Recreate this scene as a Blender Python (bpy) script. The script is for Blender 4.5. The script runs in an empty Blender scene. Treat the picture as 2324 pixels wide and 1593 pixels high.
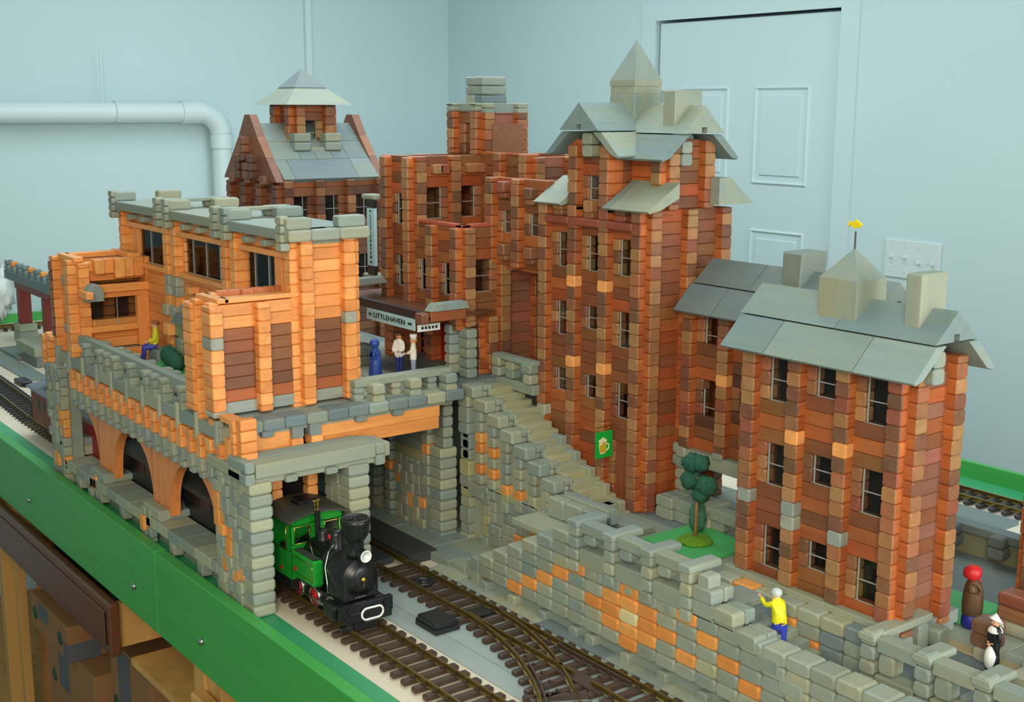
import bpy, math, random
import numpy as np
from mathutils import Vector, Matrix, Euler
random.seed(7)
PI = math.pi
COL = bpy.context.scene.collection
SC = bpy.context.scene

# ---------------------------------------------------------------- camera
CAMZ = 0.74
cd = bpy.data.cameras.new('camera'); cam = bpy.data.objects.new('camera', cd); COL.objects.link(cam)
_y, _p, _r = math.radians(142.8), math.radians(11.04), math.radians(0.2)
fw = Vector((math.cos(_y)*math.cos(_p), math.sin(_y)*math.cos(_p), -math.sin(_p)))
rt = Vector((math.sin(_y), -math.cos(_y), 0)); up = rt.cross(fw)
rt2 = rt*math.cos(_r)+up*math.sin(_r); up2 = -rt*math.sin(_r)+up*math.cos(_r)
M = Matrix((rt2, up2, -fw)).transposed().to_4x4(); M.translation = Vector((0, 0, CAMZ))
cam.matrix_world = M
cd.sensor_width = 36.0; cd.lens = 36.0*2832.0/2324.0; cd.clip_start = 0.01
SC.camera = cam

# ---------------------------------------------------------------- light and exposure
SC.view_settings.view_transform = 'Standard'; SC.view_settings.look = 'None'
SC.view_settings.gamma = 1.0; SC.view_settings.exposure = 0.0
w = bpy.data.worlds.new('room light'); SC.world = w; w.use_nodes = True
bg = w.node_tree.nodes['Background']; bg.inputs[0].default_value = (0.80, 0.93, 1.0, 1); bg.inputs[1].default_value = 0.55
def area(name, loc, target, size, power, color, sy=None):
    l = bpy.data.lights.new(name, 'AREA'); l.energy = power; l.color = color
    l.size = size
    if sy: l.shape = 'RECTANGLE'; l.size_y = sy
    o = bpy.data.objects.new(name, l); COL.objects.link(o); o.location = loc
    d = Vector(target)-Vector(loc); o.rotation_euler = d.to_track_quat('-Z', 'Y').to_euler()
    return o
area('ceiling_lamp_light', (-2.6, 1.6, 1.55), (-2.6, 1.6, 0), 2.4, 34, (0.86, 0.96, 1.0), 1.6)
area('window_light', (1.4, 1.6, 0.7), (-1.6, 1.1, 0.2), 1.4, 42, (0.95, 0.98, 1.0), 1.2)
area('warm_fill_light', (0.45, -0.55, 1.15), (-1.7, 1.0, 0.15), 1.0, 44, (1.0, 0.88, 0.70))  # added warm fill with no actual lamp there, brightens the block faces

# ---------------------------------------------------------------- colours and materials
def lin(c):
    return tuple(((v/255.0)/12.92 if v/255.0 <= 0.04045 else ((v/255.0+0.055)/1.055)**2.4) for v in c)
def newmat(name):
    m = bpy.data.materials.new(name); m.use_nodes = True
    return m, m.node_tree, m.node_tree.nodes['Principled BSDF']
def mat(name, col, rough=0.5, metal=0.0, var=0.0, scale=60.0, bump=0.0, spec=0.5, stretch=None):
    m, nt, b = newmat(name); c = lin(col)
    b.inputs['Base Color'].default_value = (*c, 1); b.inputs['Roughness'].default_value = rough
    b.inputs['Metallic'].default_value = metal; b.inputs['Specular IOR Level'].default_value = spec
    if var or bump:
        tc = nt.nodes.new('ShaderNodeTexCoord'); mp = nt.nodes.new('ShaderNodeMapping'); nz = nt.nodes.new('ShaderNodeTexNoise')
        nt.links.new(tc.outputs['Object'], mp.inputs[0]); nt.links.new(mp.outputs[0], nz.inputs['Vector'])
        if stretch: mp.inputs['Scale'].default_value = stretch
        nz.inputs['Scale'].default_value = scale; nz.inputs['Detail'].default_value = 4
        if var:
            cr = nt.nodes.new('ShaderNodeValToRGB')
            cr.color_ramp.elements[0].position = 0.3; cr.color_ramp.elements[1].position = 0.7
            cr.color_ramp.elements[0].color = (*[v*(1-var) for v in c], 1)
            cr.color_ramp.elements[1].color = (*[min(1, v*(1+var)) for v in c], 1)
            nt.links.new(nz.outputs[0], cr.inputs[0]); nt.links.new(cr.outputs[0], b.inputs['Base Color'])
        if bump:
            bp = nt.nodes.new('ShaderNodeBump'); bp.inputs['Strength'].default_value = bump; bp.inputs['Distance'].default_value = 0.002
            nt.links.new(nz.outputs[0], bp.inputs['Height']); nt.links.new(bp.outputs[0], b.inputs['Normal'])
    return m
def woodmat(name, rough, amp, spec=0.5, tone=False):
    # block colour comes from the attribute, grain from stretched noise along each block's length
    m, nt, b = newmat(name); N = nt.nodes.new; L = nt.links.new
    a = N('ShaderNodeAttribute'); a.attribute_name = 'tint'
    g = N('ShaderNodeAttribute'); g.attribute_name = 'grain'
    n1 = N('ShaderNodeTexNoise'); n1.inputs['Scale'].default_value = 1.0; n1.inputs['Detail'].default_value = 5; n1.inputs['Roughness'].default_value = 0.65
    L(g.outputs['Vector'], n1.inputs['Vector'])
    n2 = N('ShaderNodeTexNoise'); n2.inputs['Scale'].default_value = 0.16; n2.inputs['Detail'].default_value = 2
    L(g.outputs['Vector'], n2.inputs['Vector'])
    ad = N('ShaderNodeMath'); ad.operation = 'ADD'; L(n1.outputs[0], ad.inputs[0]); L(n2.outputs[0], ad.inputs[1])
    mr = N('ShaderNodeMapRange'); mr.inputs['From Min'].default_value = 0.6; mr.inputs['From Max'].default_value = 1.4
    mr.inputs['To Min'].default_value = 1-amp; mr.inputs['To Max'].default_value = 1+amp
    L(ad.outputs[0], mr.inputs[0])
    vm = N('ShaderNodeVectorMath'); vm.operation = 'SCALE'; L(a.outputs['Color'], vm.inputs[0]); L(mr.outputs[0], vm.inputs['Scale'])
    if tone:
        n3 = N('ShaderNodeTexNoise'); n3.inputs['Scale'].default_value = 0.09; n3.inputs['Detail'].default_value = 3; L(g.outputs['Vector'], n3.inputs['Vector'])
        cr = N('ShaderNodeValToRGB'); cr.color_ramp.elements[0].position = .35; cr.color_ramp.elements[1].position = .65
        cr.color_ramp.elements[0].color = (1.0, .98, .84, 1); cr.color_ramp.elements[1].color = (.88, .97, 1.0, 1); L(n3.outputs[0], cr.inputs[0])
        v2 = N('ShaderNodeVectorMath'); v2.operation = 'MULTIPLY'; L(vm.outputs[0], v2.inputs[0]); L(cr.outputs[0], v2.inputs[1]); vm = v2
    L(vm.outputs[0], b.inputs['Base Color'])
    b.inputs['Roughness'].default_value = rough; b.inputs['Specular IOR Level'].default_value = spec
    bp = N('ShaderNodeBump'); bp.inputs['Strength'].default_value = 0.15; bp.inputs['Distance'].default_value = 0.0006
    L(n1.outputs[0], bp.inputs['Height']); L(bp.outputs[0], b.inputs['Normal'])
    return m
WOOD = woodmat('oiled wood blocks', 0.42, 0.22)
STAIN = woodmat('stained wood blocks', 0.62, 0.10, 0.35, True)
PAINT = woodmat('painted wood', 0.35, 0.04)
def glassmat():
    m = bpy.data.materials.new('clear acrylic'); m.use_nodes = True; nt = m.node_tree; nt.nodes.clear()
    o = nt.nodes.new('ShaderNodeOutputMaterial'); mx = nt.nodes.new('ShaderNodeMixShader')
    t = nt.nodes.new('ShaderNodeBsdfTransparent'); t.inputs[0].default_value = (0.9, 0.93, 0.93, 1)
    g = nt.nodes.new('ShaderNodeBsdfGlossy'); g.inputs['Roughness'].default_value = 0.03
    f = nt.nodes.new('ShaderNodeFresnel'); f.inputs[0].default_value = 1.22
    nt.links.new(f.outputs[0], mx.inputs[0]); nt.links.new(t.outputs[0], mx.inputs[1]); nt.links.new(g.outputs[0], mx.inputs[2])
    nt.links.new(mx.outputs[0], o.inputs[0]); return m
GLASS = glassmat()
BARM = mat('pale mullion plastic', (176, 178, 172), 0.25)

# ---------------------------------------------------------------- mesh collector
u = h = 0.0187
def jit(c, a=0.06):
    k = 1+random.uniform(-a, a); return tuple(max(0, min(1, v*k)) for v in c)
class MB:
    def __init__(s): s.V = []; s.F = []; s.C = []; s.G = []; s.n = 0; s.S = []
    def add(s, vs, fs, col, axis=0, smooth=False):
        vs = np.asarray(vs, float); s.V.append(vs); n = s.n
        s.F.extend([[i+n for i in f] for f in fs]); s.C.extend([col]*len(fs)); s.S.extend([smooth]*len(fs))
        sc = np.array([420.0]*3); sc[axis] = 45.0
        s.G.append(vs*sc + np.random.RandomState(random.randrange(1 << 30)).uniform(-500, 500, 3)); s.n += len(vs)
    def log(s, x0, x1, y0, y1, z0, z1, col, axis='x', r=0.0012, e=0.0015):
        # block with rounded long edges and eased ends
        L = {'x': (x0, x1), 'y': (y0, y1), 'z': (z0, z1)}
        ai = 'xyz'.index(axis); bi, ci = [(1, 2), (2, 0), (0, 1)][ai]
        A = L[axis]; B = L['xyz'[bi]]; Cc = L['xyz'[ci]]
        if A[0] > A[1]: A = (A[1], A[0])
        if B[0] > B[1]: B = (B[1], B[0])
        if Cc[0] > Cc[1]: Cc = (Cc[1], Cc[0])
        hb, hc = (B[1]-B[0])/2, (Cc[1]-Cc[0])/2; mb_, mc = (B[0]+B[1])/2, (Cc[0]+Cc[1])/2
        r = min(r, hb*.95, hc*.95); e = min(e, (A[1]-A[0])*.45)
        def ring(a, ins):
            out = []
            rr = max(r-ins*.3, 1e-5)
            for sx, sy, ang in ((1, 1, 0), (-1, 1, 90), (-1, -1, 180), (1, -1, 270)):
                for t in (0, 45, 90):
                    th = math.radians(ang+t)
                    out.append((a, mb_+sx*(hb-ins-rr)+rr*math.cos(th), mc+sy*(hc-ins-rr)+rr*math.sin(th)))
            return out
        ins = e*.7
        R = ring(A[0], ins)+ring(A[0]+e, 0)+ring(A[1]-e, 0)+ring(A[1], ins)
        R = np.array(R); V = np.empty_like(R); V[:, ai] = R[:, 0]; V[:, bi] = R[:, 1]; V[:, ci] = R[:, 2]
        if isinstance(col[0], tuple):
            s.add(V, LOGF, col[0], ai); n_ = len(LOGF); s.C[-n_:] = [col[0]]*0+[(col[1] if (i < 12 or 24 <= i < 36 or i >= 36) else col[0]) for i in range(n_)]
        else: s.add(V, LOGF, col, ai)
    def box(s, x0, x1, y0, y1, z0, z1, col, axis=0):
        x0, x1 = sorted((x0, x1)); y0, y1 = sorted((y0, y1)); z0, z1 = sorted((z0, z1))
        V = [(x, y, z) for x in (x0, x1) for y in (y0, y1) for z in (z0, z1)]
        s.add(V, [(0, 1, 3, 2), (4, 6, 7, 5), (0, 4, 5, 1), (2, 3, 7, 6), (0, 2, 6, 4), (1, 5, 7, 3)], col, axis)
    def prism(s, poly, a0, a1, axis, col, g=None, e=0.0):
        # poly in the plane across axis: axis x -> (y,z), axis y -> (x,z), axis z -> (x,y)
        n = len(poly); P = np.array(poly, float); c = P.mean(0)
        def put(a, ins=0):
            o = []
            for p in P:
                q = p+(c-p)*(ins/ max(1e-6, np.hypot(*(c-p))))
                o.append({'x': (a, q[0], q[1]), 'y': (q[0], a, q[1]), 'z': (q[0], q[1], a)}[axis])
            return o
        if a0 > a1: a0, a1 = a1, a0
        if e:
            V = put(a0, e)+put(a0+e)+put(a1-e)+put(a1, e); k = 4
        else: V = put(a0)+put(a1); k = 2
        F = []
        for j in range(k-1):
            for i in range(n): i2 = (i+1) % n; F.append((j*n+i, j*n+i2, (j+1)*n+i2, (j+1)*n+i))
        F.append(tuple(range(n-1, -1, -1))); F.append(tuple((k-1)*n+i for i in range(n)))
        s.add(V, F, col, 'xyz'.index(axis) if g is None else g)
    def cyl(s, p0, p1, r0, r1=None, n=16, col=(.5, .5, .5), cap=True, smooth=True):
        p0, p1 = Vector(p0), Vector(p1); r1 = r0 if r1 is None else r1
        d = (p1-p0).normalized(); a = d.orthogonal().normalized(); b = d.cross(a)
        V = [p+(a*math.cos(2*PI*i/n)+b*math.sin(2*PI*i/n))*r for p, r in ((p0, r0), (p1, r1)) for i in range(n)]
        F = [(i, (i+1) % n, n+(i+1) % n, n+i) for i in range(n)]
        s.add([tuple(v) for v in V], F, col, 0, smooth)
        if cap:
            s.add([tuple(v) for v in V], [tuple(range(n-1, -1, -1)), tuple(range(n, 2*n))], col, 0, False)
    def lathe(s, prof, c, axis=(0, 0, 1), n=24, col=(.5, .5, .5)):
        d = Vector(axis).normalized(); a = d.orthogonal().normalized(); b = d.cross(a); c = Vector(c)
        V = []
        for r, t in prof:
            for i in range(n): V.append(tuple(c+d*t+(a*math.cos(2*PI*i/n)+b*math.sin(2*PI*i/n))*max(r, 1e-5)))
        F = [(k*n+i, k*n+(i+1) % n, (k+1)*n+(i+1) % n, (k+1)*n+i) for k in range(len(prof)-1) for i in range(n)]
        F += [tuple(range(n-1, -1, -1)), tuple((len(prof)-1)*n+i for i in range(n))]
        s.add(V, F, col, 0, True)
    def tube(s, pts, r, n=8, col=(.5, .5, .5)):
        P = [Vector(p) for p in pts]; V = []; a = None
        for i, p in enumerate(P):
            d = (P[min(i+1, len(P)-1)]-P[max(i-1, 0)]).normalized()
            if a is None: a = d.orthogonal().normalized()
            a = (a-d*a.dot(d)).normalized(); b = d.cross(a)
            rr = r[i] if isinstance(r, (list, tuple)) else r
            V += [tuple(p+(a*math.cos(2*PI*k/n)+b*math.sin(2*PI*k/n))*rr) for k in range(n)]
        F = [(k*n+i, k*n+(i+1) % n, (k+1)*n+(i+1) % n, (k+1)*n+i) for k in range(len(P)-1) for i in range(n)]
        F += [tuple(range(n-1, -1, -1)), tuple((len(P)-1)*n+i for i in range(n))]
        s.add(V, F, col, 0, True)
    def blob(s, c, rad, col, lump=0.12, seg=20, seed=0, freq=5.0):
        rg = random.Random(seed); ph = [rg.uniform(0, 6) for _ in range(9)]
        V = [(c[0], c[1], c[2]-rad[2])]; m = seg//2
        for j in range(1, m):
            t = PI*j/m
            for i in range(seg):
                a = 2*PI*i/seg; x, y, z = math.sin(t)*math.cos(a), math.sin(t)*math.sin(a), -math.cos(t)
                k = 1+lump*(math.sin(freq*x+ph[0])*math.sin(freq*y+ph[1])+math.sin(freq*1.9*z+ph[2])*math.sin(freq*1.7*x+ph[3])*.7+math.sin(freq*3*y+ph[4])*math.sin(freq*3.1*z+ph[5])*.5)+rg.uniform(-lump, lump)*.35
                V.append((c[0]+x*k*rad[0], c[1]+y*k*rad[1], c[2]+z*k*rad[2]))
        V.append((c[0], c[1], c[2]+rad[2])); F = []
        for i in range(seg):
            F.append((0, 1+(i+1) % seg, 1+i)); F.append((len(V)-1, 1+(m-2)*seg+i, 1+(m-2)*seg+(i+1) % seg))
            for j in range(m-2): F.append((1+j*seg+i, 1+j*seg+(i+1) % seg, 1+(j+1)*seg+(i+1) % seg, 1+(j+1)*seg+i))
        s.add(V, F, col, 0, True)
    def mesh(s, name, off=(0, 0, 0)):
        V = np.vstack(s.V)-np.array(off); me = bpy.data.meshes.new(name)
        me.from_pydata(V.tolist(), [], s.F); me.polygons.foreach_set('use_smooth', s.S)
        ca = me.attributes.new('tint', 'FLOAT_COLOR', 'FACE')
        c = np.ones((len(s.F), 4)); c[:, :3] = np.array(s.C); ca.data.foreach_set('color', c.ravel())
        ga = me.attributes.new('grain', 'FLOAT_VECTOR', 'POINT'); ga.data.foreach_set('vector', np.vstack(s.G).ravel())
        me.update(); return me
    def build(s, name, m, parent=None):
        if not s.V: return None
        off = wloc(parent) if parent else (0, 0, 0)
        me = s.mesh(name, off); me.materials.append(m)
        o = bpy.data.objects.new(name, me); COL.objects.link(o)
        if parent: o.parent = parent
        return o
    def build_each(s, name, m, parent):
        # every block its own part
        k = 0; off = 0
        for V, G in zip(s.V, s.G):
            n = len(V); b = MB(); b.V = [V]; b.G = [G]; b.n = n
            while k < len(s.F) and s.F[k][0] < off+n: b.F.append([i-off for i in s.F[k]]); b.C.append(s.C[k]); b.S.append(s.S[k]); k += 1
            off += n; b.build(name, m, parent)
    def solo(s, name, m, base, label, cat, group=None):
        me = s.mesh(name, base); me.materials.append(m); o = bpy.data.objects.new(name, me); COL.objects.link(o)
        o.location = base; o['label'] = label; o['category'] = cat
        if group: o['group'] = group
        return o
LOGF = [(k*12+i, k*12+(i+1) % 12, (k+1)*12+(i+1) % 12, (k+1)*12+i) for k in range(3) for i in range(12)]+[tuple(range(11, -1, -1)), tuple(36+i for i in range(12))]
def wloc(o):
    v = Vector(o.location)
    while o.parent: o = o.parent; v = v+Vector(o.location)
    return tuple(v)
def thing(name, loc, label, cat, group=None):
    o = bpy.data.objects.new(name, None); o.empty_display_size = 0.02; COL.objects.link(o); o.location = loc
    o['label'] = label; o['category'] = cat
    if group: o['group'] = group
    return o
def struct(mb, name, m):
    o = mb.build(name, m); o['kind'] = 'structure'; return o
def lettering(parent, txt, size, origin, xdir, updir, m, name='lettering', depth=0.0006, width=None, align='CENTER'):
    cu = bpy.data.curves.new('t', 'FONT'); cu.body = txt; cu.size = size; cu.extrude = depth; cu.align_x = align; cu.align_y = 'CENTER'
    t = bpy.data.objects.new('t', cu); COL.objects.link(t); bpy.context.view_layer.update()
    me = bpy.data.meshes.new_from_object(t.evaluated_get(bpy.context.evaluated_depsgraph_get()))
    bpy.data.objects.remove(t); bpy.data.curves.remove(cu)
    X = Vector(xdir).normalized(); Y = Vector(updir).normalized(); Z = X.cross(Y)
    k = 1.0
    if width:
        xs = [v.co.x for v in me.vertices]; k = width/max(1e-6, max(xs)-min(xs))
    off = Vector(wloc(parent)); O = Vector(origin)
    for v in me.vertices:
        c = v.co; v.co = O+X*(c.x*k)+Y*c.y+Z*c.z-off
    me.materials.clear(); me.materials.append(m); me.name = name
    o = bpy.data.objects.new(name, me); COL.objects.link(o); o.parent = parent; return o
# ---------------------------------------------------------------- palettes
BR = [lin(c) for c in ((156, 88, 50), (140, 82, 50), (170, 90, 48), (128, 78, 50), (150, 96, 54), (122, 76, 50), (164, 82, 46), (136, 80, 52), (172, 98, 52), (136, 90, 52))]
BRE = [lin(c) for c in ((158, 108, 72), (142, 96, 68), (168, 118, 76), (126, 82, 62), (160, 122, 80), (146, 84, 64), (164, 104, 72), (118, 84, 62), (172, 126, 86), (150, 104, 70))]
DBR = [lin(c) for c in ((120, 78, 56), (104, 70, 52), (134, 86, 60), (96, 62, 48))]
BSIDE = [lin(c) for c in ((182, 100, 50), (172, 92, 48), (190, 108, 54), (162, 90, 50), (178, 98, 52))]
PK = [lin(c) for c in ((150, 92, 76), (140, 96, 76), (162, 98, 80), (132, 88, 68))]
OR = [lin(c) for c in ((240, 160, 86), (236, 152, 80), (244, 166, 92), (230, 146, 76))]
GR = [lin(c) for c in ((160, 164, 150), (150, 156, 146), (168, 168, 148), (144, 154, 148), (156, 161, 152), (170, 170, 150))]
RG = [lin(c) for c in ((136, 150, 148), (144, 156, 152), (128, 144, 146), (148, 158, 150))]
SL = [lin(c) for c in ((122, 133, 137), (114, 127, 132), (130, 139, 137))]
PG = [lin(c) for c in ((150, 158, 150), (143, 153, 148), (158, 161, 146))]
ORB = lin((246, 168, 98))
def pick(p): return jit(random.choice(p), 0.07)

def xform(ax):
    return (lambda a, b: (a, b)) if ax == 'x' else (lambda a, b: (b, a))
def lg(mb, ax, a0, a1, c0, c1, z0, z1, col, axis=None, r=0.0012, e=0.0015):
    # block given along-wall range a, across-wall range c
    if ax == 'x': mb.log(a0, a1, c0, c1, z0, z1, col, axis or 'x', r, e)
    else: mb.log(c0, c1, a0, a1, z0, z1, col, {'x': 'y', 'y': 'x', 'z': 'z', None: 'y'}[axis], r, e)
def wall(mb, ax, c, ps, n0, n1, out, ops=(), pal=BR, epal=BRE, off=0.0, colr=None, special=None, skipcol=(), soff=0.5, thick=0.94, proud=1.27, sn0=None, jam=True, jside=(0, 1), inner=.5):
    """log wall: courses between columns of crossing log ends. ops: (bay, k0, k1)"""
    ps = sorted(ps); W = u*thick/2
    for b in range(len(ps)-1):
        a0, a1 = ps[b]+.5*u, ps[b+1]-.5*u
        k = n0
        while k < n1-1e-6:
            z0 = (k+off)*h; z1 = min(z0+h, (n1+off)*h)
            o = [q for q in ops if q[0] == b and q[1] <= k < q[2]]
            if not o:
                lg(mb, ax, a0-.003, a1+.003, c-W, c+W, z0+.0002, z1-.0002, pick(pal if not colr else colr.get((b, k), pal)))
            elif jam and len(o[0]) < 4:
                for s in jside:
                    q0, q1 = (a0, a0+(.8 if out < 0 else .3)*u) if s == 0 else (a1-(.3 if out < 0 else .8)*u, a1)
                    lg(mb, ax, q0, q1, c-W*1.02, c+W*1.02, z0+.0002, z1-.0002, pick(epal), axis='y', r=.003, e=.0015)
            k += 1
    for i, p in enumerate(ps):
        if i in skipcol: continue
        k = n0 if sn0 is None else sn0
        j = 0
        zb = (k+off)*h
        zs = [zb] if soff > 0 else []
        z = zb+((soff % 1) or 1)*h if soff > 0 else zb
        zt = (n1+off)*h
        if soff > 0:
            seg = [(zb, z)]
        else: seg = []
        while z < zt-1e-5:
            seg.append((z, min(z+h, zt))); z += h
        for j, (q0, q1) in enumerate(seg):
            if q1-q0 < .003: continue
            col = pick(epal)
            if epal is BRE: col = (pick(BSIDE), col)
            elif epal[0] in DBR: col = (jit(lin((136, 82, 50))), col)
            if special and (i, j) in special: col = special[(i, j)]
            t0, t1 = c+out*(proud-.05*random.random())*u, c-out*inner*u
            lg(mb, ax, p-.56*u, p+.56*u, t0, t1, q0+.0001, q1-.0001, col, axis='y', r=.0026, e=.0016)
def window(parent, ax, c, a0, a1, k0, k1, out, off=0.0, vb=(.31,), hb=(.5,), g=0.25):
    """acrylic pane with pale mullions; vb/hb fractions"""
    z0, z1 = (k0+off)*h, (k1+off)*h; cc = c+out*g*u; f = MB(); t = .0005
    def B(x0, x1, q0, q1):
        if ax == 'x': f.box(x0, x1, cc-.0012, cc+.0012, q0, q1, (.7, .7, .66))
        else: f.box(cc-.0012, cc+.0012, x0, x1, q0, q1, (.7, .7, .66))
    for v in vb: x = a0+(a1-a0)*v; B(x-t, x+t, z0, z1)
    for v in hb: z = z0+(z1-z0)*v; B(a0, a1, z-t, z+t)
    B(a0, a1, z0, z0+.0009)
    w_ = f.build('window', BARM, parent)
    q = MB()
    if ax == 'x': q.box(a0, a1, cc-.0004, cc+.0004, z0, z1, (.9, .9, .9))
    else: q.box(cc-.0004, cc+.0004, a0, a1, z0, z1, (.9, .9, .9))
    q.build('pane', GLASS, w_)
    return w_
def wins(parent, ax, c, ps, ops, out, off=0.0, vb=(.3,)):
    ps = sorted(ps)
    for q in ops:
        if len(q) > 3 and q[3] == 'door': continue
        window(parent, ax, c, ps[q[0]]+.5*u, ps[q[0]+1]-.5*u, q[1], q[2], out, off, vb)

def X(i): return -1.372-4*u*i
def Y(j): return 1.295+4*u*j

# ================================================================= hotel complex
hotel = thing('toy_hotel', (X(0), Y(0), 6.4*h), 'tall brown log-block toy hotel with stepped wings, grey roofs and a pointed spire', 'toy building')
# --- tower
ps = [X(3), X(2), X(1), X(0)]
ops = []
for b in (0, 1, 2):
    top = {0: (20, 23), 1: (21, 23), 2: (20, 23)}[b]; ops.append((b, *top))
    ops.append((b, *{0: (15, 17), 1: (15, 17), 2: (14, 17)}[b])); ops.append((b, 26, 29))
ops.append((2, 7, 12, 'door'))
mb = MB()
sp = {}
for i, zz in ((1, 25), (2, 25), (1, 18), (2, 18)): pass
OB = {(1, 31.3): 1, (2, 31.3): 1, (1, 24.4): 1, (2, 24.4): 1, (1, 17.5): 1, (2, 17.5): 1}
sp = {(i, int(round(n-6.4)) + (1 if n > 0 else 0)): ORB for (i, n) in OB}
sp[(0, 7)] = pick(GR)
wall(mb, 'x', Y(0), ps, 6, 31.5, -1, ops, special=sp)
mb.build('front_log_wall', WOOD, hotel)
wins(hotel, 'x', Y(0), ps, ops, -1)
mb = MB()
pys = [Y(0), Y(1), Y(2)]
wall(mb, 'y', X(0), pys, 6, 31, 1, (), off=.5, soff=.5)
mb.build('side_log_wall', WOOD, hotel)
mb = MB()
wall(mb, 'y', X(3), pys, 6, 31, -1, (), off=.5, soff=.5); wall(mb, 'x', Y(2), ps, 6, 31, 1, ())
mb.build('back_log_wall', WOOD, hotel)
mb = MB(); mb.box(X(3), X(0), Y(0), Y(2), 31*h, 31.4*h, pick(BR)); mb.build('flat_roof', WOOD, hotel)
INSHADE = mat('painted interior shade', (44, 32, 26), .8)  # added dark sheets: interior shade painted in colour behind the windows
def shade_box(par, x0, x1, y0, y1, z0, z1): mb = MB(); mb.box(x0, x1, y0, y1, z0*h, z1*h, (1, 1, 1)); mb.build('inner_shade', INSHADE, par)
shade_box(hotel, X(3)+.6*u, X(0)-.6*u, Y(0)+1.5*u, Y(0)+1.7*u, 6.5, 31)
for q in (12.5, 18.5, 25): shade_box(hotel, X(3)+.6*u, X(0)-.6*u, Y(0)+.5*u, Y(0)+1.5*u, q, q+.2)
# door of the tower
mb = MB()
for k in range(4): mb.log(X(1)+(.62+.68*k)*u, X(1)+(.62+.68*(k+1))*u-.0005, Y(0)-.2*u, Y(0)+.2*u, 6.6*h, 12*h, lin((142, 82, 48)), 'z')
mb.build('door', WOOD, hotel)
mb = MB()
for k in range(7, 12): mb.log(X(1)+.5*u, X(1)+1.1*u, Y(0)-.5*u, Y(0)+.5*u, k*h, (k+1)*h, pick(BRE), 'y', .003)
mb.build('door_frame', WOOD, hotel)
# red sills above the top windows, with short blocks
mb = MB()
for b in range(3):
    mb.log(ps[b]+.5*u, ps[b+1]-.4*u, Y(0)-1.35*u, Y(0)-.4*u, 29.8*h, 30.5*h, lin((150, 76, 58)), 'x', .003)
    xm = (ps[b]+ps[b+1])/2
    mb.log(xm-.55*u, xm+.55*u, Y(0)-1.1*u, Y(0), 30.5*h, 31*h, pick(BRE), 'y', .003)
    mb.log(xm-.55*u, xm+.55*u, Y(0)-1.2*u, Y(0), 31*h, 32*h, pick(BRE), 'y', .003)
mb.build_each('sill_block', WOOD, hotel)
# --- upper gabled cross of the tower
mb = MB()
gx = [X(2), X(1)]
wall(mb, 'x', Y(0), gx, 31, 36.6, -1, [(0, 32, 34)])
wall(mb, 'y', X(1), [Y(0), Y(.5)], 31, 36.6, 1, off=.5, skipcol=(0, 1))
wall(mb, 'y', X(2), [Y(0), Y(2)], 31, 36.6, -1, off=.5)
wall(mb, 'x', Y(.5), [X(1), X(0)], 31, 36.6, -1, skipcol=(0,), colr={(0, k): [lin((190, 98, 46))] for k in range(31, 37)})
wall(mb, 'y', X(0)-.2*u, [Y(.5), Y(1.5)], 31, 36.6, 1, off=.5)
mb.build('upper_log_wall', WOOD, hotel); wins(hotel, 'x', Y(0), gx, [(0, 32, 34)], -1)
# gable infill under both ridges
mb = MB()
xc, yc = (X(1)+X(2))/2, Y(1)
mb.prism([(xc-2*u, 36.2*h), (xc+2*u, 36.2*h), (xc, 39*h)], Y(0)+.1*u, Y(0)+.4*u, 'y', pick(PG))
mb.prism([(yc-2*u, 36.2*h), (yc+2*u, 36.2*h), (yc, 39*h)], X(0)-.6*u, X(0)-.3*u, 'x', pick(PG))
mb.build_each('gable_infill', STAIN, hotel)
def gable(parent, ax, c, a_list_cap, a_list_low, zr, zk, ze, hk, he, th=.017, lows=(1, -1), pal=RG, capname='roof_cap', lowname='roof_slab', notch=True):
    """ridge along ax at across-coordinate c; cap chevrons above, sloping slabs below"""
    for a0, a1 in a_list_cap:
        a0 += .0006; a1 -= .0006
        m_ = MB(); t = th*1.1
        if notch:
            poly = [(c-hk, zk), (c, zr), (c+hk, zk), (c+hk*.42, zk+.001), (c+hk*.28, zk+.001), (c+.26*u, zk+.001), (c+.26*u, zk+.009), (c-.26*u, zk+.009), (c-.26*u, zk+.001), (c-hk*.28, zk+.001)]
            # split so that every piece is convex
            m_.prism([(c-hk, zk), (c, zr), (c, zk+.009), (c-.3*u, zk+.009), (c-.3*u, zk+.0005)], a0, a1, ax, pick(pal))
            col = m_.C[-1]
            m_.prism([(c, zr), (c+hk, zk), (c+.3*u, zk+.0005), (c+.3*u, zk+.009), (c, zk+.009)], a0, a1, ax, col)
        m_.build(capname, STAIN, parent)
    dz = zr-zk; ln = math.hypot(hk, dz); nx, nz = dz/ln, hk/ln
    for s in lows:
        for a0, a1 in a_list_low:
            a0 += .0006; a1 -= .0006
            m_ = MB()
            ax0 = hk*.62; z0 = zk+(zr-zk)*.38*0+.0
            sl = (zk-ze)/(he-hk)
            o1, o2 = hk+.0005, he
            P = [(c+s*o1, zk-.002), (c+s*o2, ze), (c+s*(o2-.0035), ze-.003), (c+s*(o2-th*.75-.004), ze+.001), (c+s*(o1-th*1.15), zk-.002)]
            m_.prism(P, a0, a1, ax, pick(pal), e=.001)
            m_.build(lowname, STAIN, parent)
RZ, KZ, EZ = 40.0*h, 37.75*h, 35.8*h
gable(hotel, 'y', xc, [(Y(0)-2.3*u, yc+2*u)], [(Y(0)-2.0*u, yc-.4*u)], RZ, KZ, EZ, .046, .086, lows=(1, -1))
gable(hotel, 'x', yc, [(xc+.010, X(0)+2.2*u)], [(xc+.03, X(0)+1.9*u)], RZ-.004, KZ-.003, EZ-.004, .043, .082, lows=(1, -1))
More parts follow.
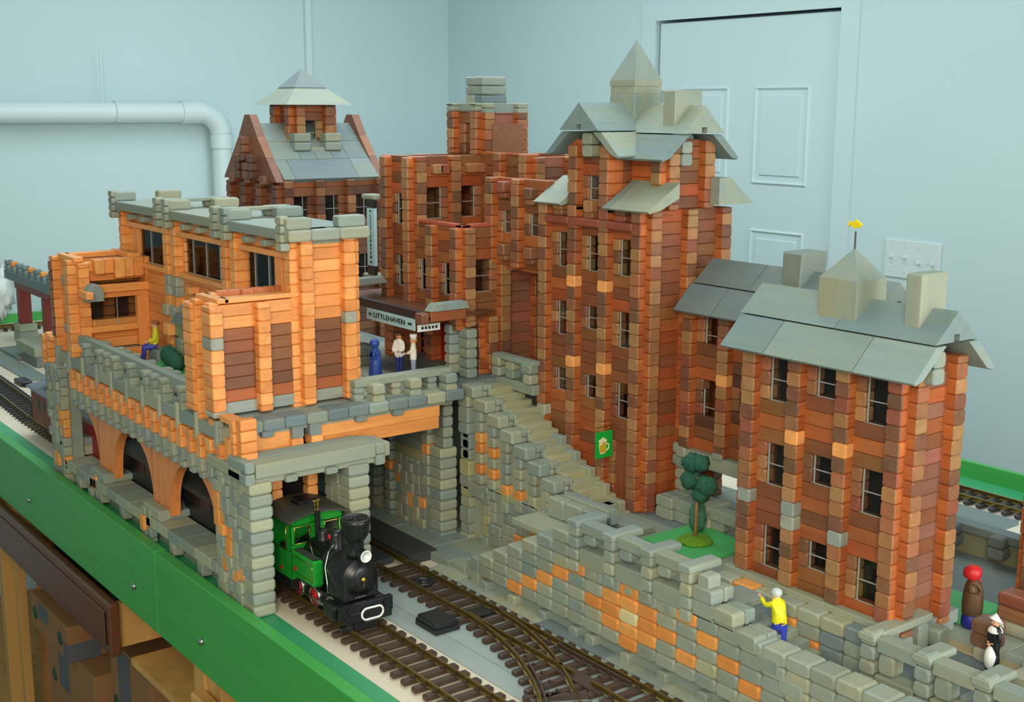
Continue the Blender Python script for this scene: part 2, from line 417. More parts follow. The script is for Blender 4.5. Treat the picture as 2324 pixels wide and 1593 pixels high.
gable(hotel, 'y', xc, [(yc+2*u, Y(2)+2*u)], [(yc, Y(2)+1.8*u)], RZ, KZ, EZ, .046, .086)
# hanging grey blocks in the gables
mb = MB()
for k in (0, 1): mb.log(-1.494, -1.472, 1.268, Y(0)-.4*u, (35.6+k)*h, (36.56+k)*h, pick(PG), 'y', .004)
mb.build_each('gable_block', STAIN, hotel); mb = MB()
for k in (0, 1): mb.log(X(0)-.8*u, -1.349, 1.343, 1.364, (35.0+k)*h, (35.96+k)*h, pick(PG), 'x', .004)
mb.build_each('gable_block', STAIN, hotel)
# spire
mb = MB(); a = 1.55*u
def sq(mb, cx, cy, a, z0, z1, col): mb.log(cx-a, cx+a, cy-a, cy+a, z0, z1, col, 'z', .002, .001)
sq(mb, xc, yc, a, 38.3*h, 40.7*h, PG[0]); sq(mb, xc, yc, a*.98, 40.7*h, 41.35*h, PG[2]); 
mb.box(xc-a, xc+a, yc-a, yc+a, 41.35*h, 41.85*h, PG[2])
zt = 41.85*h; ap = 45.2*h
mb.add([(xc-a, yc-a, zt), (xc+a, yc-a, zt), (xc+a, yc+a, zt), (xc-a, yc+a, zt), (xc, yc, ap)], [(0, 1, 4), (1, 2, 4), (2, 3, 4), (3, 0, 4)], PG[1], 2)
mb.build('spire', STAIN, hotel)
mb = MB(); mb.prism([(X(0)-.9*u, 38.0*h), (X(0)+.5*u, 38.0*h), (X(0)+.5*u, 41*h), (X(0)-.9*u, 41*h)], yc-1.7*u, yc+1.3*u, 'y', PG[2], e=.0025); mb.build('chimney', STAIN, hotel)
# corner pent roofs
def pent(parent, x0, x1, ytop, ybot, zt, zb, name='pent_roof', split=()):
    xs = [x0]+list(split)+[x1]
    for i in range(len(xs)-1):
        m_ = MB(); t = .012
        m_.prism([(ytop, zt), (ybot, zb), (ybot+.004, zb-.003), (ybot+.026, zb+.001), (ytop, zt-t*1.9)], xs[i]+.0004, xs[i+1]-.0004, 'x', pick(PG))
        m_.build(name, STAIN, parent)
pent(hotel, X(3)-.3*u, X(2)-.7*u, Y(.5)-.6*u, Y(0)-2.0*u, 33.75*h, 31.6*h)
pent(hotel, X(1)+.7*u, X(0)+2.2*u, Y(.5)-.6*u, Y(0)-2.0*u, 33.75*h, 31.6*h, split=(X(1)+1.6*u,))
m_ = MB(); m_.prism([(Y(2)-1.9*u, 31.8*h), (Y(2)-1.9*u, 34*h), (Y(2)-.6*u, 34*h), (Y(2)+2.2*u, 31.8*h), (Y(2)+1.2*u, 31.8*h), (Y(2)-.6*u, 32.6*h)][:5], X(0)-2*u, X(0)+2.0*u, 'x', pick(PG)); m_.build('pent_roof', STAIN, hotel)

# --- wing M3, flush with the tower front, over the passage
mb = MB(); ps3 = [X(5), X(4), X(3)]
wall(mb, 'x', Y(0), ps3, 25, 33, -1, [(0, 28, 30), (1, 28, 30)], off=.3, skipcol=(2,))
for b, z in ((0, 26.3), (1, 26.3), (0, 32), (1, 31.6)):
    xm = (ps3[b]+ps3[b+1])/2
    mb.log(xm-.6*u, xm+.5*u, Y(0)-1.3*u, Y(0), z*h, (z+1)*h, pick(BRE), 'y', .003); mb.log(xm-.6*u, xm+.5*u, Y(0)-1.1*u, Y(0), (z-.5)*h, z*h, pick(BRE), 'y', .003)
wall(mb, 'x', Y(1), [X(5), X(4), X(3)], 15, 33, 1, skipcol=(0, 1, 2)); mb.box(X(5), X(3), Y(0), Y(1), 24.9*h, 25.3*h, pick(BR)); mb.box(X(5), X(3), Y(0)+.5*u, Y(1), 32.5*h, 32.9*h, pick(BRE)); mb.box(X(5)-.01, X(3)+.01, Y(1)+.6*u, Y(1)+.7*u, 6*h, 33*h, DBR[0])
mb.build('passage_wing_wall', WOOD, hotel); wins(hotel, 'x', Y(0), ps3, [(0, 28, 30), (1, 28, 30)], -1, off=.3)
# recessed pinkish wall inside the passage
mb = MB(); wall(mb, 'y', X(5), [Y(0), Y(1)], 15, 25, 1, [(0, 24, 25)], pal=PK, off=.5, skipcol=(0,)); mb.box(X(5)-.4*u, X(5)+.3*u, Y(0)-.5*u, Y(0)+.5*u, 15*h, 25*h, DBR[0]); mb.build('passage_wall', WOOD, hotel)
window(hotel, 'y', X(5), Y(0)+.5*u, Y(1)-.5*u, 24, 25, 1, .5, vb=(.75,), hb=())

# --- wing M2 (lower) and M1 (upper)
off2 = .4
mb = MB(); psa = [X(7), X(6), X(5)]
opa = [(0, 22, 25), (1, 22, 25)]
wall(mb, 'x', Y(-1), psa, 20, 28.4, -1, opa, off=off2, sn0=19, skipcol=(0,))
opb = [(0, 23, 26)]
wall(mb, 'y', X(5), [Y(-1), Y(0)], 20, 29, 1, opb, off=-.2)
mb.build('lower_wing_wall', WOOD, hotel); wins(hotel, 'x', Y(-1), psa, opa, -1, off2); wins(hotel, 'y', X(5), [Y(-1), Y(0)], opb, 1, -.2, vb=(.8,))
mb = MB(); mb.box(X(7), X(5), Y(-1), Y(0), 26.6*h, 27.0*h, pick(BR)); mb.box(X(7), X(5), Y(-1), Y(0), 20*h, 20.4*h, pick(DBR))
mb.log(X(7)-.2*u, X(5)+.5*u, Y(-1)-.5*u, Y(-1)+.5*u, 28.8*h, 29.1*h, lin((176, 88, 60)), 'x'); mb.log(X(5)-.5*u, X(5)+.5*u, Y(-1)-.5*u, Y(0), 28.8*h, 29.1*h, lin((176, 88, 60)), 'y')
mb.build_each('roof_terrace', WOOD, hotel)
mb = MB(); psm = [X(8), X(7)]
opm = [(0, 22, 25), (0, 28, 31)]
wall(mb, 'x', Y(-1), psm, 19, 34.6, -1, opm, off=off2)
opu = [(0, 29, 32), (1, 29, 32)]
wall(mb, 'y', X(7), [Y(-1), Y(0), Y(1)], 27, 35, 1, opu, off=0)
for j in (0, 1):
    for dy in (-.0, 1.7):
        ym = Y(j-1)+2*u+dy*u*(.6 if j else .5)
        mb.log(X(7), X(7)+1.1*u, ym-.6*u, ym+.5*u, 33.3*h, 34.2*h, pick(BRE), 'x', .003)
wall(mb, 'y', X(8), [Y(-1), Y(0), Y(1)], 15, 35, -1); wall(mb, 'x', Y(1), [X(8), X(7)], 15, 35, 1)
mb.box(X(8), X(7), Y(-1), Y(1), 33.6*h, 34*h, pick(DBR))
mb.build('upper_wing_wall', WOOD, hotel); wins(hotel, 'x', Y(-1), psm, opm, -1, off2); wins(hotel, 'y', X(7), [Y(-1), Y(0), Y(1)], opu, 1, 0, vb=(.72,))
# ground floor behind the terrace
mb = MB(); psg = [X(8), X(7), X(6), X(5)+.0]
wall(mb, 'x', Y(-.35), psg, 15, 20, -1, [(0, 15, 19, 'door'), (1, 15, 19, 'door'), (2, 15, 19)], pal=DBR+BR[:2])
wall(mb, 'y', X(5), [Y(-.35), Y(0)], 15, 20, 1, [(0, 15, 19, 'door')], off=.5, pal=DBR)
wall(mb, 'x', Y(-.3)+.02, [X(9), X(8)], 15, 20, -1, pal=PK)
mb.box(X(8), X(5), Y(-.2), Y(0), 14.9*h, 15.0*h, DBR[0])
mb.build('ground_floor_wall', WOOD, hotel)
mb = MB(); mb.box(X(7)+.6*u, X(6)-.6*u, Y(-.35)-.003, Y(-.35)+.003, 15*h, 19*h, lin((150, 20, 22))); mb.build('door', PAINT, hotel)
mb = MB(); mb.box(X(5)-.003, X(5)+.003, Y(-.35)+.6*u, Y(0)-.8*u, 15*h, 19*h, lin((20, 92, 34))); mb.build('door', PAINT, hotel)
window(hotel, 'x', Y(-.35), X(6)+.5*u, X(5)-.5*u, 15, 19, -1, 0, vb=(.4, .7))
# stone pillar under the corner
mb = MB()
for k in range(5):
    mb.log(X(5)-1.1*u, X(5)-.05*u, Y(-1)-1.5*u, Y(-1)+.5*u, (15.3+k*.93)*h, (16.22+k*.93)*h, pick(GR), 'y', .004, .003)
    mb.log(X(5)-.1*u, X(5)+1.5*u, Y(-1)-.6*u, Y(-1)+.55*u, (15.0+k*.93)*h, (15.92+k*.93)*h, pick(GR), 'x', .004, .003)
mb.build_each('pillar_stone', STAIN, hotel)
# --- turret and the band below it
mb = MB(); psx = [X(8), X(7)]; psy = [Y(1), Y(2)]
wall(mb, 'x', Y(1), psx, 35, 39.2, -1, [(0, 35, 38, 'door')]); wall(mb, 'y', X(7), psy, 35, 39.2, 1, [(0, 35, 38, 'door')], pal=PK, off=-.1)
wall(mb, 'y', X(8), psy, 35, 39.2, -1); wall(mb, 'x', Y(2), psx, 35, 39.2, 1)
for k in range(35, 38):
    mb.log(X(7)-.5*u, X(7)+.5*u, Y(2)-1.2*u, Y(2)-.5*u, k*h, (k+1)*h, pick(BRE), 'x', .003); mb.log(X(8)+.5*u, X(8)+1.6*u, Y(1)-.5*u, Y(1)+.5*u, k*h, (k+1)*h, pick(BRE), 'y', .003)
mb.box(X(8)+.1, X(7)-.2*u, Y(1)+.2*u, Y(2), 35*h, 38*h, lin((136, 92, 66)))
mb.build('turret_wall', WOOD, hotel)
mb = MB()
wall(mb, 'x', Y(1), psx, 39.2, 40, -1, pal=PG, epal=PG); wall(mb, 'y', X(7), psy, 39, 40, 1, pal=PG, epal=PG, off=0); wall(mb, 'x', Y(2), psx, 39.2, 40, 1, pal=PG, epal=PG); wall(mb, 'y', X(8), psy, 39.2, 40, -1, pal=PG, epal=PG)
mb.box(X(8), X(7), Y(1), Y(2), 39.5*h, 39.9*h, PG[0])
mb.build('turret_parapet', STAIN, hotel)
mb = MB(); cx, cy = (X(7)+X(8))/2+.2*u, (Y(1)+Y(2))/2-.3*u
for k in range(3):
    z0 = 39.9+k*.9
    mb.log(cx-1.5*u, cx+.0*u, cy-1.5*u, cy+1.5*u, z0*h, (z0+.87)*h, pick(PG), 'y', .003, .003); mb.log(cx, cx+1.5*u, cy-1.5*u, cy+1.5*u, z0*h, (z0+.87)*h, pick(PG if k else SL), 'y', .003, .003)
mb.build_each('turret_chimney_block', STAIN, hotel)
mb = MB(); psq = [X(7), X(6), X(5)]
wall(mb, 'x', Y(1)-.1*u, psq, 27, 35.3, -1, skipcol=(0,)); wall(mb, 'y', X(5), [Y(1), Y(2), Y(3)], 25, 35, 1, pal=PK); wall(mb, 'y', X(7), [Y(2), Y(3)], 27, 35, -1)
wall(mb, 'x', Y(3), psq, 27, 35, 1)
mb.box(X(7), X(5), Y(1), Y(3), 33.8*h, 34.2*h, DBR[0])
wall(mb, 'x', Y(2), [X(5), X(4), X(3)], 15, 33, -1)
mb.box(X(5), X(3), Y(1), Y(2), 32*h, 32.4*h, DBR[1])
mb.build('rear_wing_wall', WOOD, hotel)
# ================================================================= gabled clock-house at the back
GX, GY = -2.388, 1.21; P = 4*u
gab = thing('toy_gabled_house', (GX, GY, 0), 'dark brown gabled toy house with slab roof and square cupola at the back left', 'toy building')
gys = [GY+P*k for k in range(4)]; gxs = [GX-P*k for k in range(3, -1, -1)]
op = [(0, 26.6, 29.6), (1, 26.6, 29.6), (2, 26.6, 29.6), (0, 19.6, 22.6), (1, 19.6, 22.6), (2, 19.6, 22.6)]
mb = MB(); n0 = 4.6
wall(mb, 'y', GX, gys, n0, 31.4, 1, op, pal=DBR+BR[:2]+[lin((170, 94, 54))], epal=DBR+BRE[:2], soff=0, proud=1.35)
mb.build('side_log_wall', WOOD, gab); wins(gab, 'y', GX, gys, op, 1, vb=(.55,))
mb = MB(); opf = [(0, 26, 29), (1, 26, 29), (2, 26, 29)]
wall(mb, 'x', GY, gxs, 4, 31, -1, opf, pal=DBR+BR[1:2], epal=DBR); 
for b in range(3):
    xm = (gxs[b]+gxs[b+1])/2
    mb.log(xm-.7*u, xm+.6*u, GY-1.7*u, GY, 30.9*h, 31.9*h, pick(DBR), 'y', .004)
mb.build('gable_log_wall', WOOD, gab); wins(gab, 'x', GY, gxs, opf, -1)
mb = MB(); wall(mb, 'y', gxs[0], gys, 4, 31, -1, pal=DBR); wall(mb, 'x', gys[-1], gxs, 4, 31, 1, pal=DBR); mb.build('back_log_wall', WOOD, gab)
xr = (gxs[0]+gxs[-1])/2
for ya, yb, nm in ((GY-1.3*u, GY-.35*u, 'gable_parapet'), (gys[-1]+.0*u, gys[-1]+1.0*u, 'gable_parapet')):
    mb = MB(); wb = .128
    zs = [31.3, 33.9, 36.3, 38.7]; ws = [wb, wb*.66, wb*.345, .012]
    for k in range(3):
        mb.prism([(xr-ws[k], zs[k]*h), (xr+ws[k], zs[k]*h), (xr+ws[k+1], zs[k+1]*h-.0004), (xr-ws[k+1], zs[k+1]*h-.0004)], ya, yb, 'y', jit(lin((146, 92, 62)) if k % 2 else lin((126, 80, 56))))
    mb.build(nm, WOOD, gab)
mb = MB()
for dx, z0, z1 in ((-1.7*u, 31.5, 33.9), (1.6*u, 31.5, 34.1), (-.3*u, 33.5, 36.2), (0.3*u, 31.5, 33.4)):
    z = z0
    while z < z1-.2: mb.log(xr+dx-.55*u, xr+dx+.6*u, GY-2.1*u, GY-1.2*u, z*h, (z+.88)*h, pick(DBR), 'y', .003); z += .9
mb.build_each('ornament_block', WOOD, gab)
# roof slabs, three rows each side
def slope(parent, s, rows, y0, y1, name='roof_slab', pal=SL):
    for (ta, tb, splits) in rows:
        ys_ = [y0]+[y0+(y1-y0)*q for q in splits]+[y1]
        for i in range(len(ys_)-1):
            xa, za = xr+s*.128*(1-ta), (31.6+6.1*ta)*h; xb, zb = xr+s*.128*(1-tb), (31.6+6.1*tb)*h
            nx, nz = .67, .74; t = .012
            m_ = MB(); m_.prism([(xa, za), (xb, zb), (xb-s*nx*t, zb-nz*t), (xa-s*nx*t, za-nz*t)], ys_[i]+.0005, ys_[i+1]-.0005, 'y', pick(pal)); m_.build(name, STAIN, parent)
ry0, ry1 = GY-.33*u, gys[-1]+.0*u
slope(gab, 1, [(0, .34, (.12, .78)), (.345, .66, (.28, .45, .62, .78)), (.665, 1.0, (.3, .7))], ry0, ry1)
slope(gab, -1, [(0, .5, (.4,)), (.505, 1.0, (.6,))], ry0, ry1)
# cupola
cx, cy = xr, 1.319; q = 1.85*u
mb = MB()
wall(mb, 'y', cx+q, [cy-q, cy+q], 34, 39.8, 1, [(0, 35.0, 38.0)], off=0, soff=.5, proud=1.3); wall(mb, 'x', cy-q, [cx-q, cx+q], 34, 39.8, -1, [(0, 35, 37)], proud=1.3)
wall(mb, 'y', cx-q, [cy-q, cy+q], 34, 39.8, -1, proud=1.3); wall(mb, 'x', cy+q, [cx-q, cx+q], 34, 39.8, 1, proud=1.3)
mb.build('cupola_wall', WOOD, gab); window(gab, 'y', cx+q, cy-q+.9*u, cy+q-.9*u, 35.0, 38.2, 1, 0, vb=(.78,)); window(gab, 'x', cy-q, cx-q+.5*u, cx+q-.5*u, 35, 37, -1, 0)
mb = MB()
for s in (-1, 1):
    for k in (0, 1): mb.log(cx+q-.4*u, cx+q+1.9*u, cy+s*2.0*u-1.1*u, cy+s*2.0*u+1.0*u, (34.6+k)*h, (35.58+k)*h, pick(PG), 'y', .003, .002)
mb.log(cx+q+.2*u, cx+q+1.7*u, cy-.9*u, cy+.9*u, 34.5*h, 34.95*h, PG[2], 'y')
for k in range(3): mb.log(cx+q-(1+k)*u, cx+q-.1*u-k*u, cy-q-1.5*u, cy-q-.4*u, (34+.9*k)*h, (34.9+.9*k)*h, pick(PG), 'x', .003)
mb.build_each('cupola_base_block', STAIN, gab)
def frustum(parent, name, cx, cy, a0, z0, a1, z1, pal, cuts=(), ov=.0):
    m_ = MB(); c = pick(pal)
    V = [(cx+i*a0, cy+j*a0, z0) for i, j in ((-1, -1), (1, -1), (1, 1), (-1, 1))]+[(cx+i*a1, cy+j*a1, z1) for i, j in ((-1, -1), (1, -1), (1, 1), (-1, 1))]
    for f in ((0, 1, 5, 4), (1, 2, 6, 5), (2, 3, 7, 6), (3, 0, 4, 7)): m_.add([V[i] for i in f], [(0, 1, 2, 3)], jit(c, .05), 1)
    m_.add(V, [(3, 2, 1, 0), (4, 5, 6, 7)], c, 0)
    for a, b in cuts:   # narrow joints between roof boards on the two visible sides
        pass
    m_.build(name, STAIN, parent)
frustum(gab, 'cupola_eave', cx, cy, .079, 39.8*h, .037, 41.75*h, SL+PG[:1]); frustum(gab, 'cupola_cap', cx, cy, .0395, 41.75*h, .0012, 43.9*h, SL)

# ================================================================= connecting house and right-hand house
wing = thing('toy_row_house', (-1.1, Y(1), 6.4*h), 'recessed brown toy house with grey roof joining the tall tower to the right-hand house', 'toy building')
def X2(i): return -1.3346+P*i
cps = [X2(0), X2(1), X2(2), X2(3), X2(4)]
opc = [(0, 20, 23), (0, 14, 17), (1, 20, 23), (1, 15, 17), (2, 15, 17), (3, 15, 17)]
mb = MB(); wall(mb, 'x', Y(1), cps, 11.8, 24, -1, opc, sn0=11.8, pal=BR[:4]+DBR, special={(1, 6): ORB}, soff=.9)
mb.build('front_log_wall', WOOD, wing); wins(wing, 'x', Y(1), cps, opc, -1)
mb = MB(); wall(mb, 'x', Y(2)+.0, cps, 11.8, 24, 1); wall(mb, 'y', cps[-1], [Y(1), Y(2)], 6.5, 24, 1, off=.5); mb.box(cps[0], cps[-1], Y(1), Y(2), 11.7*h, 12*h, DBR[0]); mb.build('back_log_wall', WOOD, wing)
mb = MB(); mb.log(X2(0)+.3*u, X2(2), Y(1)-1.2*u, Y(1)+.3*u, 10.6*h, 11.8*h, GR[0], 'x', .002); mb.log(X2(2), X2(4), Y(1)-1.2*u, Y(1)+.3*u, 10.6*h, 11.8*h, GR[1], 'x', .002); mb.build_each('stone_lintel', STAIN, wing)
mb = MB()
for k in range(5): mb.log(X2(0)-.6*u, X2(0)+.5*u, Y(1)-1.5*u, Y(1)+.5*u, (7.3+.93*k)*h, (8.2+.93*k)*h, pick(GR), 'y', .004, .003)
for k in range(2): mb.log(X2(0)-1.2*u, X2(0)-.5*u, Y(1)-1.3*u, Y(1)-.3*u, (10.2+k)*h, (11.1+k)*h, pick(GR), 'x', .004, .003)
mb.log(X2(1)-.6*u, X2(1)+.5*u, Y(1)-1.4*u, Y(1), 11.7*h, 12.2*h, GR[1], 'y', .003)
for xx in (X2(1)-.2*u, X2(2)+.5*u):
    for k in range(6): mb.log(xx-.5*u, xx+.6*u, Y(2)-1.5*u, Y(2)+.5*u, (5.3+.93*k)*h, (6.2+.93*k)*h, pick(GR), 'y', .004, .003)
mb.build_each('pillar_stone', STAIN, wing)
gable(wing, 'x', Y(1.5), [(X(0)+1.6*u, X(0)+1.6*u+.112), (X(0)+1.6*u+.112, -1.11), (-1.11, -1.0)], [(X(0)+1.6*u-.005, X(0)+1.6*u+.072), (X(0)+1.6*u+.072, -1.13), (-1.13, -1.0)], 27.45*h, 25.6*h, 23.5*h, .040, .078, pal=SL, notch=True)
mb = MB(); mb.prism([(-1.178, 25.4*h), (-1.146, 25.4*h), (-1.142, 28.9*h), (-1.178, 28.9*h)], Y(1.5)-1.6*u, Y(1.5)+1.4*u, 'y', SL[2], e=.003); mb.build('chimney', STAIN, wing)

house = thing('toy_town_house', (-.96, Y(-.5), 6.5*h), 'three-bay brown toy house with grey roof, yellow-fish weather vane and chimney, at the right front', 'toy building')
hx = [X(-4), X(-5), X(-6), X(-7)]
oph = [(0, 8, 11), (1, 9, 11), (2, 8, 11), (0, 14, 17), (1, 15, 17), (2, 14, 17), (0, 20, 23), (1, 21, 23), (2, 20, 23)]
mb = MB()
wall(mb, 'x', Y(-1), hx, 6, 24, -1, oph, off=-.15, special={(0, 7): pick(GR), (1, 6): pick(PG), (1, 7): pick(PG), (2, 6): pick(PG), (1, 12): ORB, (2, 12): ORB})
mb.build('front_log_wall', WOOD, house); wins(house, 'x', Y(-1), hx, oph, -1, -.15)
mb = MB(); wall(mb, 'y', X(-7), [Y(-1), Y(0)], 6, 24, 1, off=.35, pal=BR[:4]+PK, soff=.5); mb.build('side_log_wall', WOOD, house)
mb = MB(); wall(mb, 'y', X(-4), [Y(-1), Y(0)], 6, 24, -1, off=.35); wall(mb, 'x', Y(0), hx, 6, 24, 1); mb.build('back_log_wall', WOOD, house)
shade_box(house, X(-4)+.6*u, X(-7)-.6*u, Y(-1)+1.5*u, Y(-1)+1.7*u, 6.5, 24)
for q in (12.5, 18.5): shade_box(house, X(-4)+.6*u, X(-7)-.6*u, Y(-1)+.5*u, Y(-1)+1.5*u, q, q+.2)
mb = MB(); mb.prism([(Y(-1)-.2*u, 23.8*h), (Y(0)+.2*u, 23.8*h), (Y(-.5), 26.4*h)], X(-7)-.6*u, X(-7)-.2*u, 'x', pick(PG)); mb.build('gable_infill', STAIN, house)
HX0, HX1 = -1.108, -.812
gable(house, 'x', Y(-.5), [(HX0, -.955), (-.955, HX1)], [(HX0+.002, -1.033), (-1.033, -.896), (-.896, HX1+.002)], 27.45*h, 25.55*h, 23.45*h, .041, .080)
mb = MB()
for k in (0, 1): mb.log(X(-7)+.45*u, -.814, 1.219, 1.241, (23.0+k*1.05)*h, (24.02+k*1.05)*h, pick(PG), 'x', .004)
mb.build_each('gable_block', STAIN, house)
mb = MB(); mb.log(-.868, -.846, Y(-.5)-1.35*u, Y(-.5)+1.35*u, 25.4*h, 29.6*h, PG[2], 'z', .002, .002); mb.build('chimney', STAIN, house)
mb = MB(); vx, vy, a = -.962, Y(-.5), 1.55*u
mb.log(vx-a, vx+a, vy-a, vy+a, 25.2*h, 28.65*h, PG[2], 'z', .0012, .0005)
mb.add([(vx-a, vy-a, 28.65*h), (vx+a, vy-a, 28.65*h), (vx+a, vy+a, 28.65*h), (vx-a, vy+a, 28.65*h), (vx, vy, 30.6*h)], [(0, 1, 4), (1, 2, 4), (2, 3, 4), (3, 0, 4), (3, 2, 1, 0)], PG[1], 2)
cup = mb.build('roof_turret', STAIN, house)
mb = MB(); mb.cyl((vx, vy, 30.5*h), (vx, vy, 31.7*h), .0012, n=8, col=lin((70, 66, 60))); rod = mb.build('vane_rod', WOOD, cup)
mb = MB(); pts = []
for t in range(24):
    a_ = 2*PI*t/24; pts.append((.0075*math.cos(a_), .0034*math.sin(a_)))
X_, Z_ = vx+.0, 32.15*h
ff = [(-.011, .004), (-.0065, .001), (-.003, .0042), (.001, .0062), (.003, .004), (.007, .002), (.0095, -.0005), (.006, -.003), (.001, -.0045), (-.004, -.0045), (-.0065, -.001), (-.011, -.0035)]
for f in (0,):
    for i in range(1, len(ff)-1): pass
mb.prism([(X_+x*1.0, Z_+z) for x, z in ff[3:10]], vy-.0016, vy+.0016, 'y', lin((246, 216, 30)), e=.0005)
mb.prism([(X_+x, Z_+z) for x, z in (ff[0], ff[1], (-.003, .0042), (.001, .0062), (.001, -.0045), (-.004, -.0045), ff[10], ff[11])], vy-.0012, vy+.0012, 'y', lin((246, 216, 30)))
mb.build('fish_vane', PAINT, cup)

# ================================================================= orange station over the tracks
st = thing('toy_station', (-1.63, .76, 0), 'long orange toy station of wooden blocks with three arches on a grey stone base', 'toy building')
def mosaic(mb, ax, a0, a1, c, z0, z1, out, pal=GR, spots=(), depth=.7):
    n = max(1, round((a1-a0)/u)); w_ = (a1-a0)/n
    for i in range(n):
        z = z0-random.choice((0, .5))*h if i else z0
        z = max(z0, z); first = random.choice((.5, 1.0)) 
        k = 0
        while z < z1-1e-4:
            hh = (first if k == 0 else random.choice((1, 1, 1, 1.5)))*h; zt = min(z+hh, z1)
            if zt-z > .002:
                pr_ = random.choice((0, 0, .12, .25))*u
                col = pick(pal)
                for (si, sz) in spots:
                    if si == i and z <= sz*h < zt: col = pick(OR)
                lg(mb, ax, a0+i*w_+.0002, a0+(i+1)*w_-.0002, c+out*pr_, c-out*depth*u, z+.0002, zt-.0002, col, axis='y', r=.003, e=.0015)
            z = zt; k += 1
# arcade on the long side
SX0, SX1, SY = -2.53, -1.60, .742
mb = MB()   # near stack
for k in range(11): mb.log(-1.636, SX1, SY+.0, SY+.036, k*h+.0002, (k+1)*h-.0002, pick(GR), 'y', .004, .003)
mosaic(mb, 'x', -1.728, -1.632, SY, 0, 11*h, -1, spots=((1, 3.0), (3, 2.6), (4, 2.5), (1, 7.2), (1, 6.4), (2, 6.2), (2, 5.4), (0, 8.3), (0, 7.4), (0, 6.5)))
mb.box(-1.72, -1.64, SY+.012, SY+.036, 0, 11*h, GR[1])
mb.build('near_corner_pier', STAIN, st)
mb = MB()
mosaic(mb, 'x', SX0, SX0+.090, SY, 0, 12.5*h, -1, spots=((1, 2.4), (2, 2.0), (4, 2.0), (3, 7.2), (3, 6.4), (4, 5.6), (4, 6.5), (4, 7.5), (3, 8.2)))
mb.box(SX0+.002, SX0+.086, SY+.012, SY+.036, 0, 12.5*h, GR[1]); mb.build('far_corner_pier', STAIN, st)
mb = MB()
for k in range(11): mb.log(-1.636, SX1, .906, .942, k*h+.0002, (k+1)*h-.0002, pick(GR), 'y', .004, .003)
mosaic(mb, 'x', -1.68, -1.634, .906, 0, 11*h, -1); mb.build('right_pier', STAIN, st)
# ledge in front of the arches
mb = MB(); x = SX0+.08; i = 0
while x < -1.735:
    x1 = min(x+.058, -1.73)
    mb.log(x+.0002, x1-.0002, SY, SY+.055, 1.6*h, 2.6*h, pick(GR), 'y', .0015)
    if i % 2: mb.log(x+.004, x+.022, SY+.001, SY+.02, .3*h, 1.8*h, pick(GR), 'y', .003)
    x = x1; i += 1
mb.box(SX0+.05, -1.73, SY+.022, SY+.05, 0, 1.7*h, GR[3])
mb.build('base_ledge', STAIN, st)
ARC = [(-2.405, .19), (-2.137, .195), (-1.868, .19)]
AY0, AY1 = .765, .782
for ai, (ac, aw) in enumerate(ARC):
    # one orange arch board per opening
    mb = MB(); x0, x1 = ac-.1345, ac+.1345; zb, zt = 3*h, 10.6*h; zsp = 3.0*h; za = 8.9*h
    N = 20; pts = [(ac+aw/2*math.cos(PI*t/N), zsp+(za-zsp)*math.sin(PI*t/N)**.82) for t in range(N+1)]
    col = jit(lin((228, 140, 74)), .03)
    for t in range(N):
        (xa, z_a), (xb, z_b) = pts[t], pts[t+1]
        V = [(xa, AY0, z_a), (xb, AY0, z_b), (xb, AY0, zt), (xa, AY0, zt), (xa, AY1, z_a), (xb, AY1, z_b), (xb, AY1, zt), (xa, AY1, zt)]
        mb.add(V, [(0, 1, 2, 3), (7, 6, 5, 4), (0, 4, 5, 1)], col, 2)
    for xa, xb in ((x0, ac-aw/2), (ac+aw/2, x1)):
        mb.log(min(xa, xb)+.0006, max(xa, xb), AY0, AY1, zb, zt, col, 'z', .0008, .0004)
    mb.build('arch', WOOD, st)
mb = MB()
for px_ in (-2.271, -2.003):
    mb.log(px_-.036, px_+.036, AY0-.003, AY1+.03, 2.6*h, 3.3*h, pick(GR), 'y', .003, .003); mosaic(mb, 'x', px_-.036, px_+.0, SY, 0, 3.3*h, -1, spots=((0, 1.8), (1, 2.0)))
    mb.log(px_-.036, px_+.036, AY0-.02, AY0, 2.6*h, 3.6*h, pick(GR), 'x', .003)
mb.log(SX0+.02, SX0+.075, SY, AY1+.03, 2.6*h, 3.6*h, pick(GR), 'x', .003); mb.log(SX0+.02, SX0+.075, SY, AY1+.03, 3.6*h, 4.5*h, pick(GR), 'x', .003)
mb.build_each('pier_cap', STAIN, st)
# corbel table: orange over grey stubs, alternately proud
mb = MB(); mg = MB(); x = -2.40; i = 0
while x < -1.70:
    a = i % 2
    y0 = SY-.003+(0 if a else .006)
    top = 13.2 if a else 12.2
    z = 11.1
    while z < top-.1: mb.log(x, x+.0178, y0, SY+.03, z*h, min(z+1, top)*h, pick(OR), 'y', .003); z += 1
    if not a: mb.log(x+.001, x+.017, y0-.004, SY+.03, 12.5*h, 13.1*h, pick(OR), 'y', .004)
    mg.log(x, x+.0178, y0+.001, SY+.034, 10.05*h if not a else 9.9*h, 11.1*h, pick(GR), 'y', .003)
    if a: mg.log(x, x+.0178, y0+.003, SY+.034, 9.3*h, 9.9*h, pick(GR), 'y', .003)
    x += .0187; i += 1
mb.box(-2.42, -1.69, SY+.012, SY+.03, 10.8*h, 13.3*h, OR[1]); mb.build('corbel', WOOD, st)
mg.box(-2.42, -1.69, SY+.016, SY+.04, 9.9*h, 11*h, GR[1]); mg.build('stone_corbel', STAIN, st)
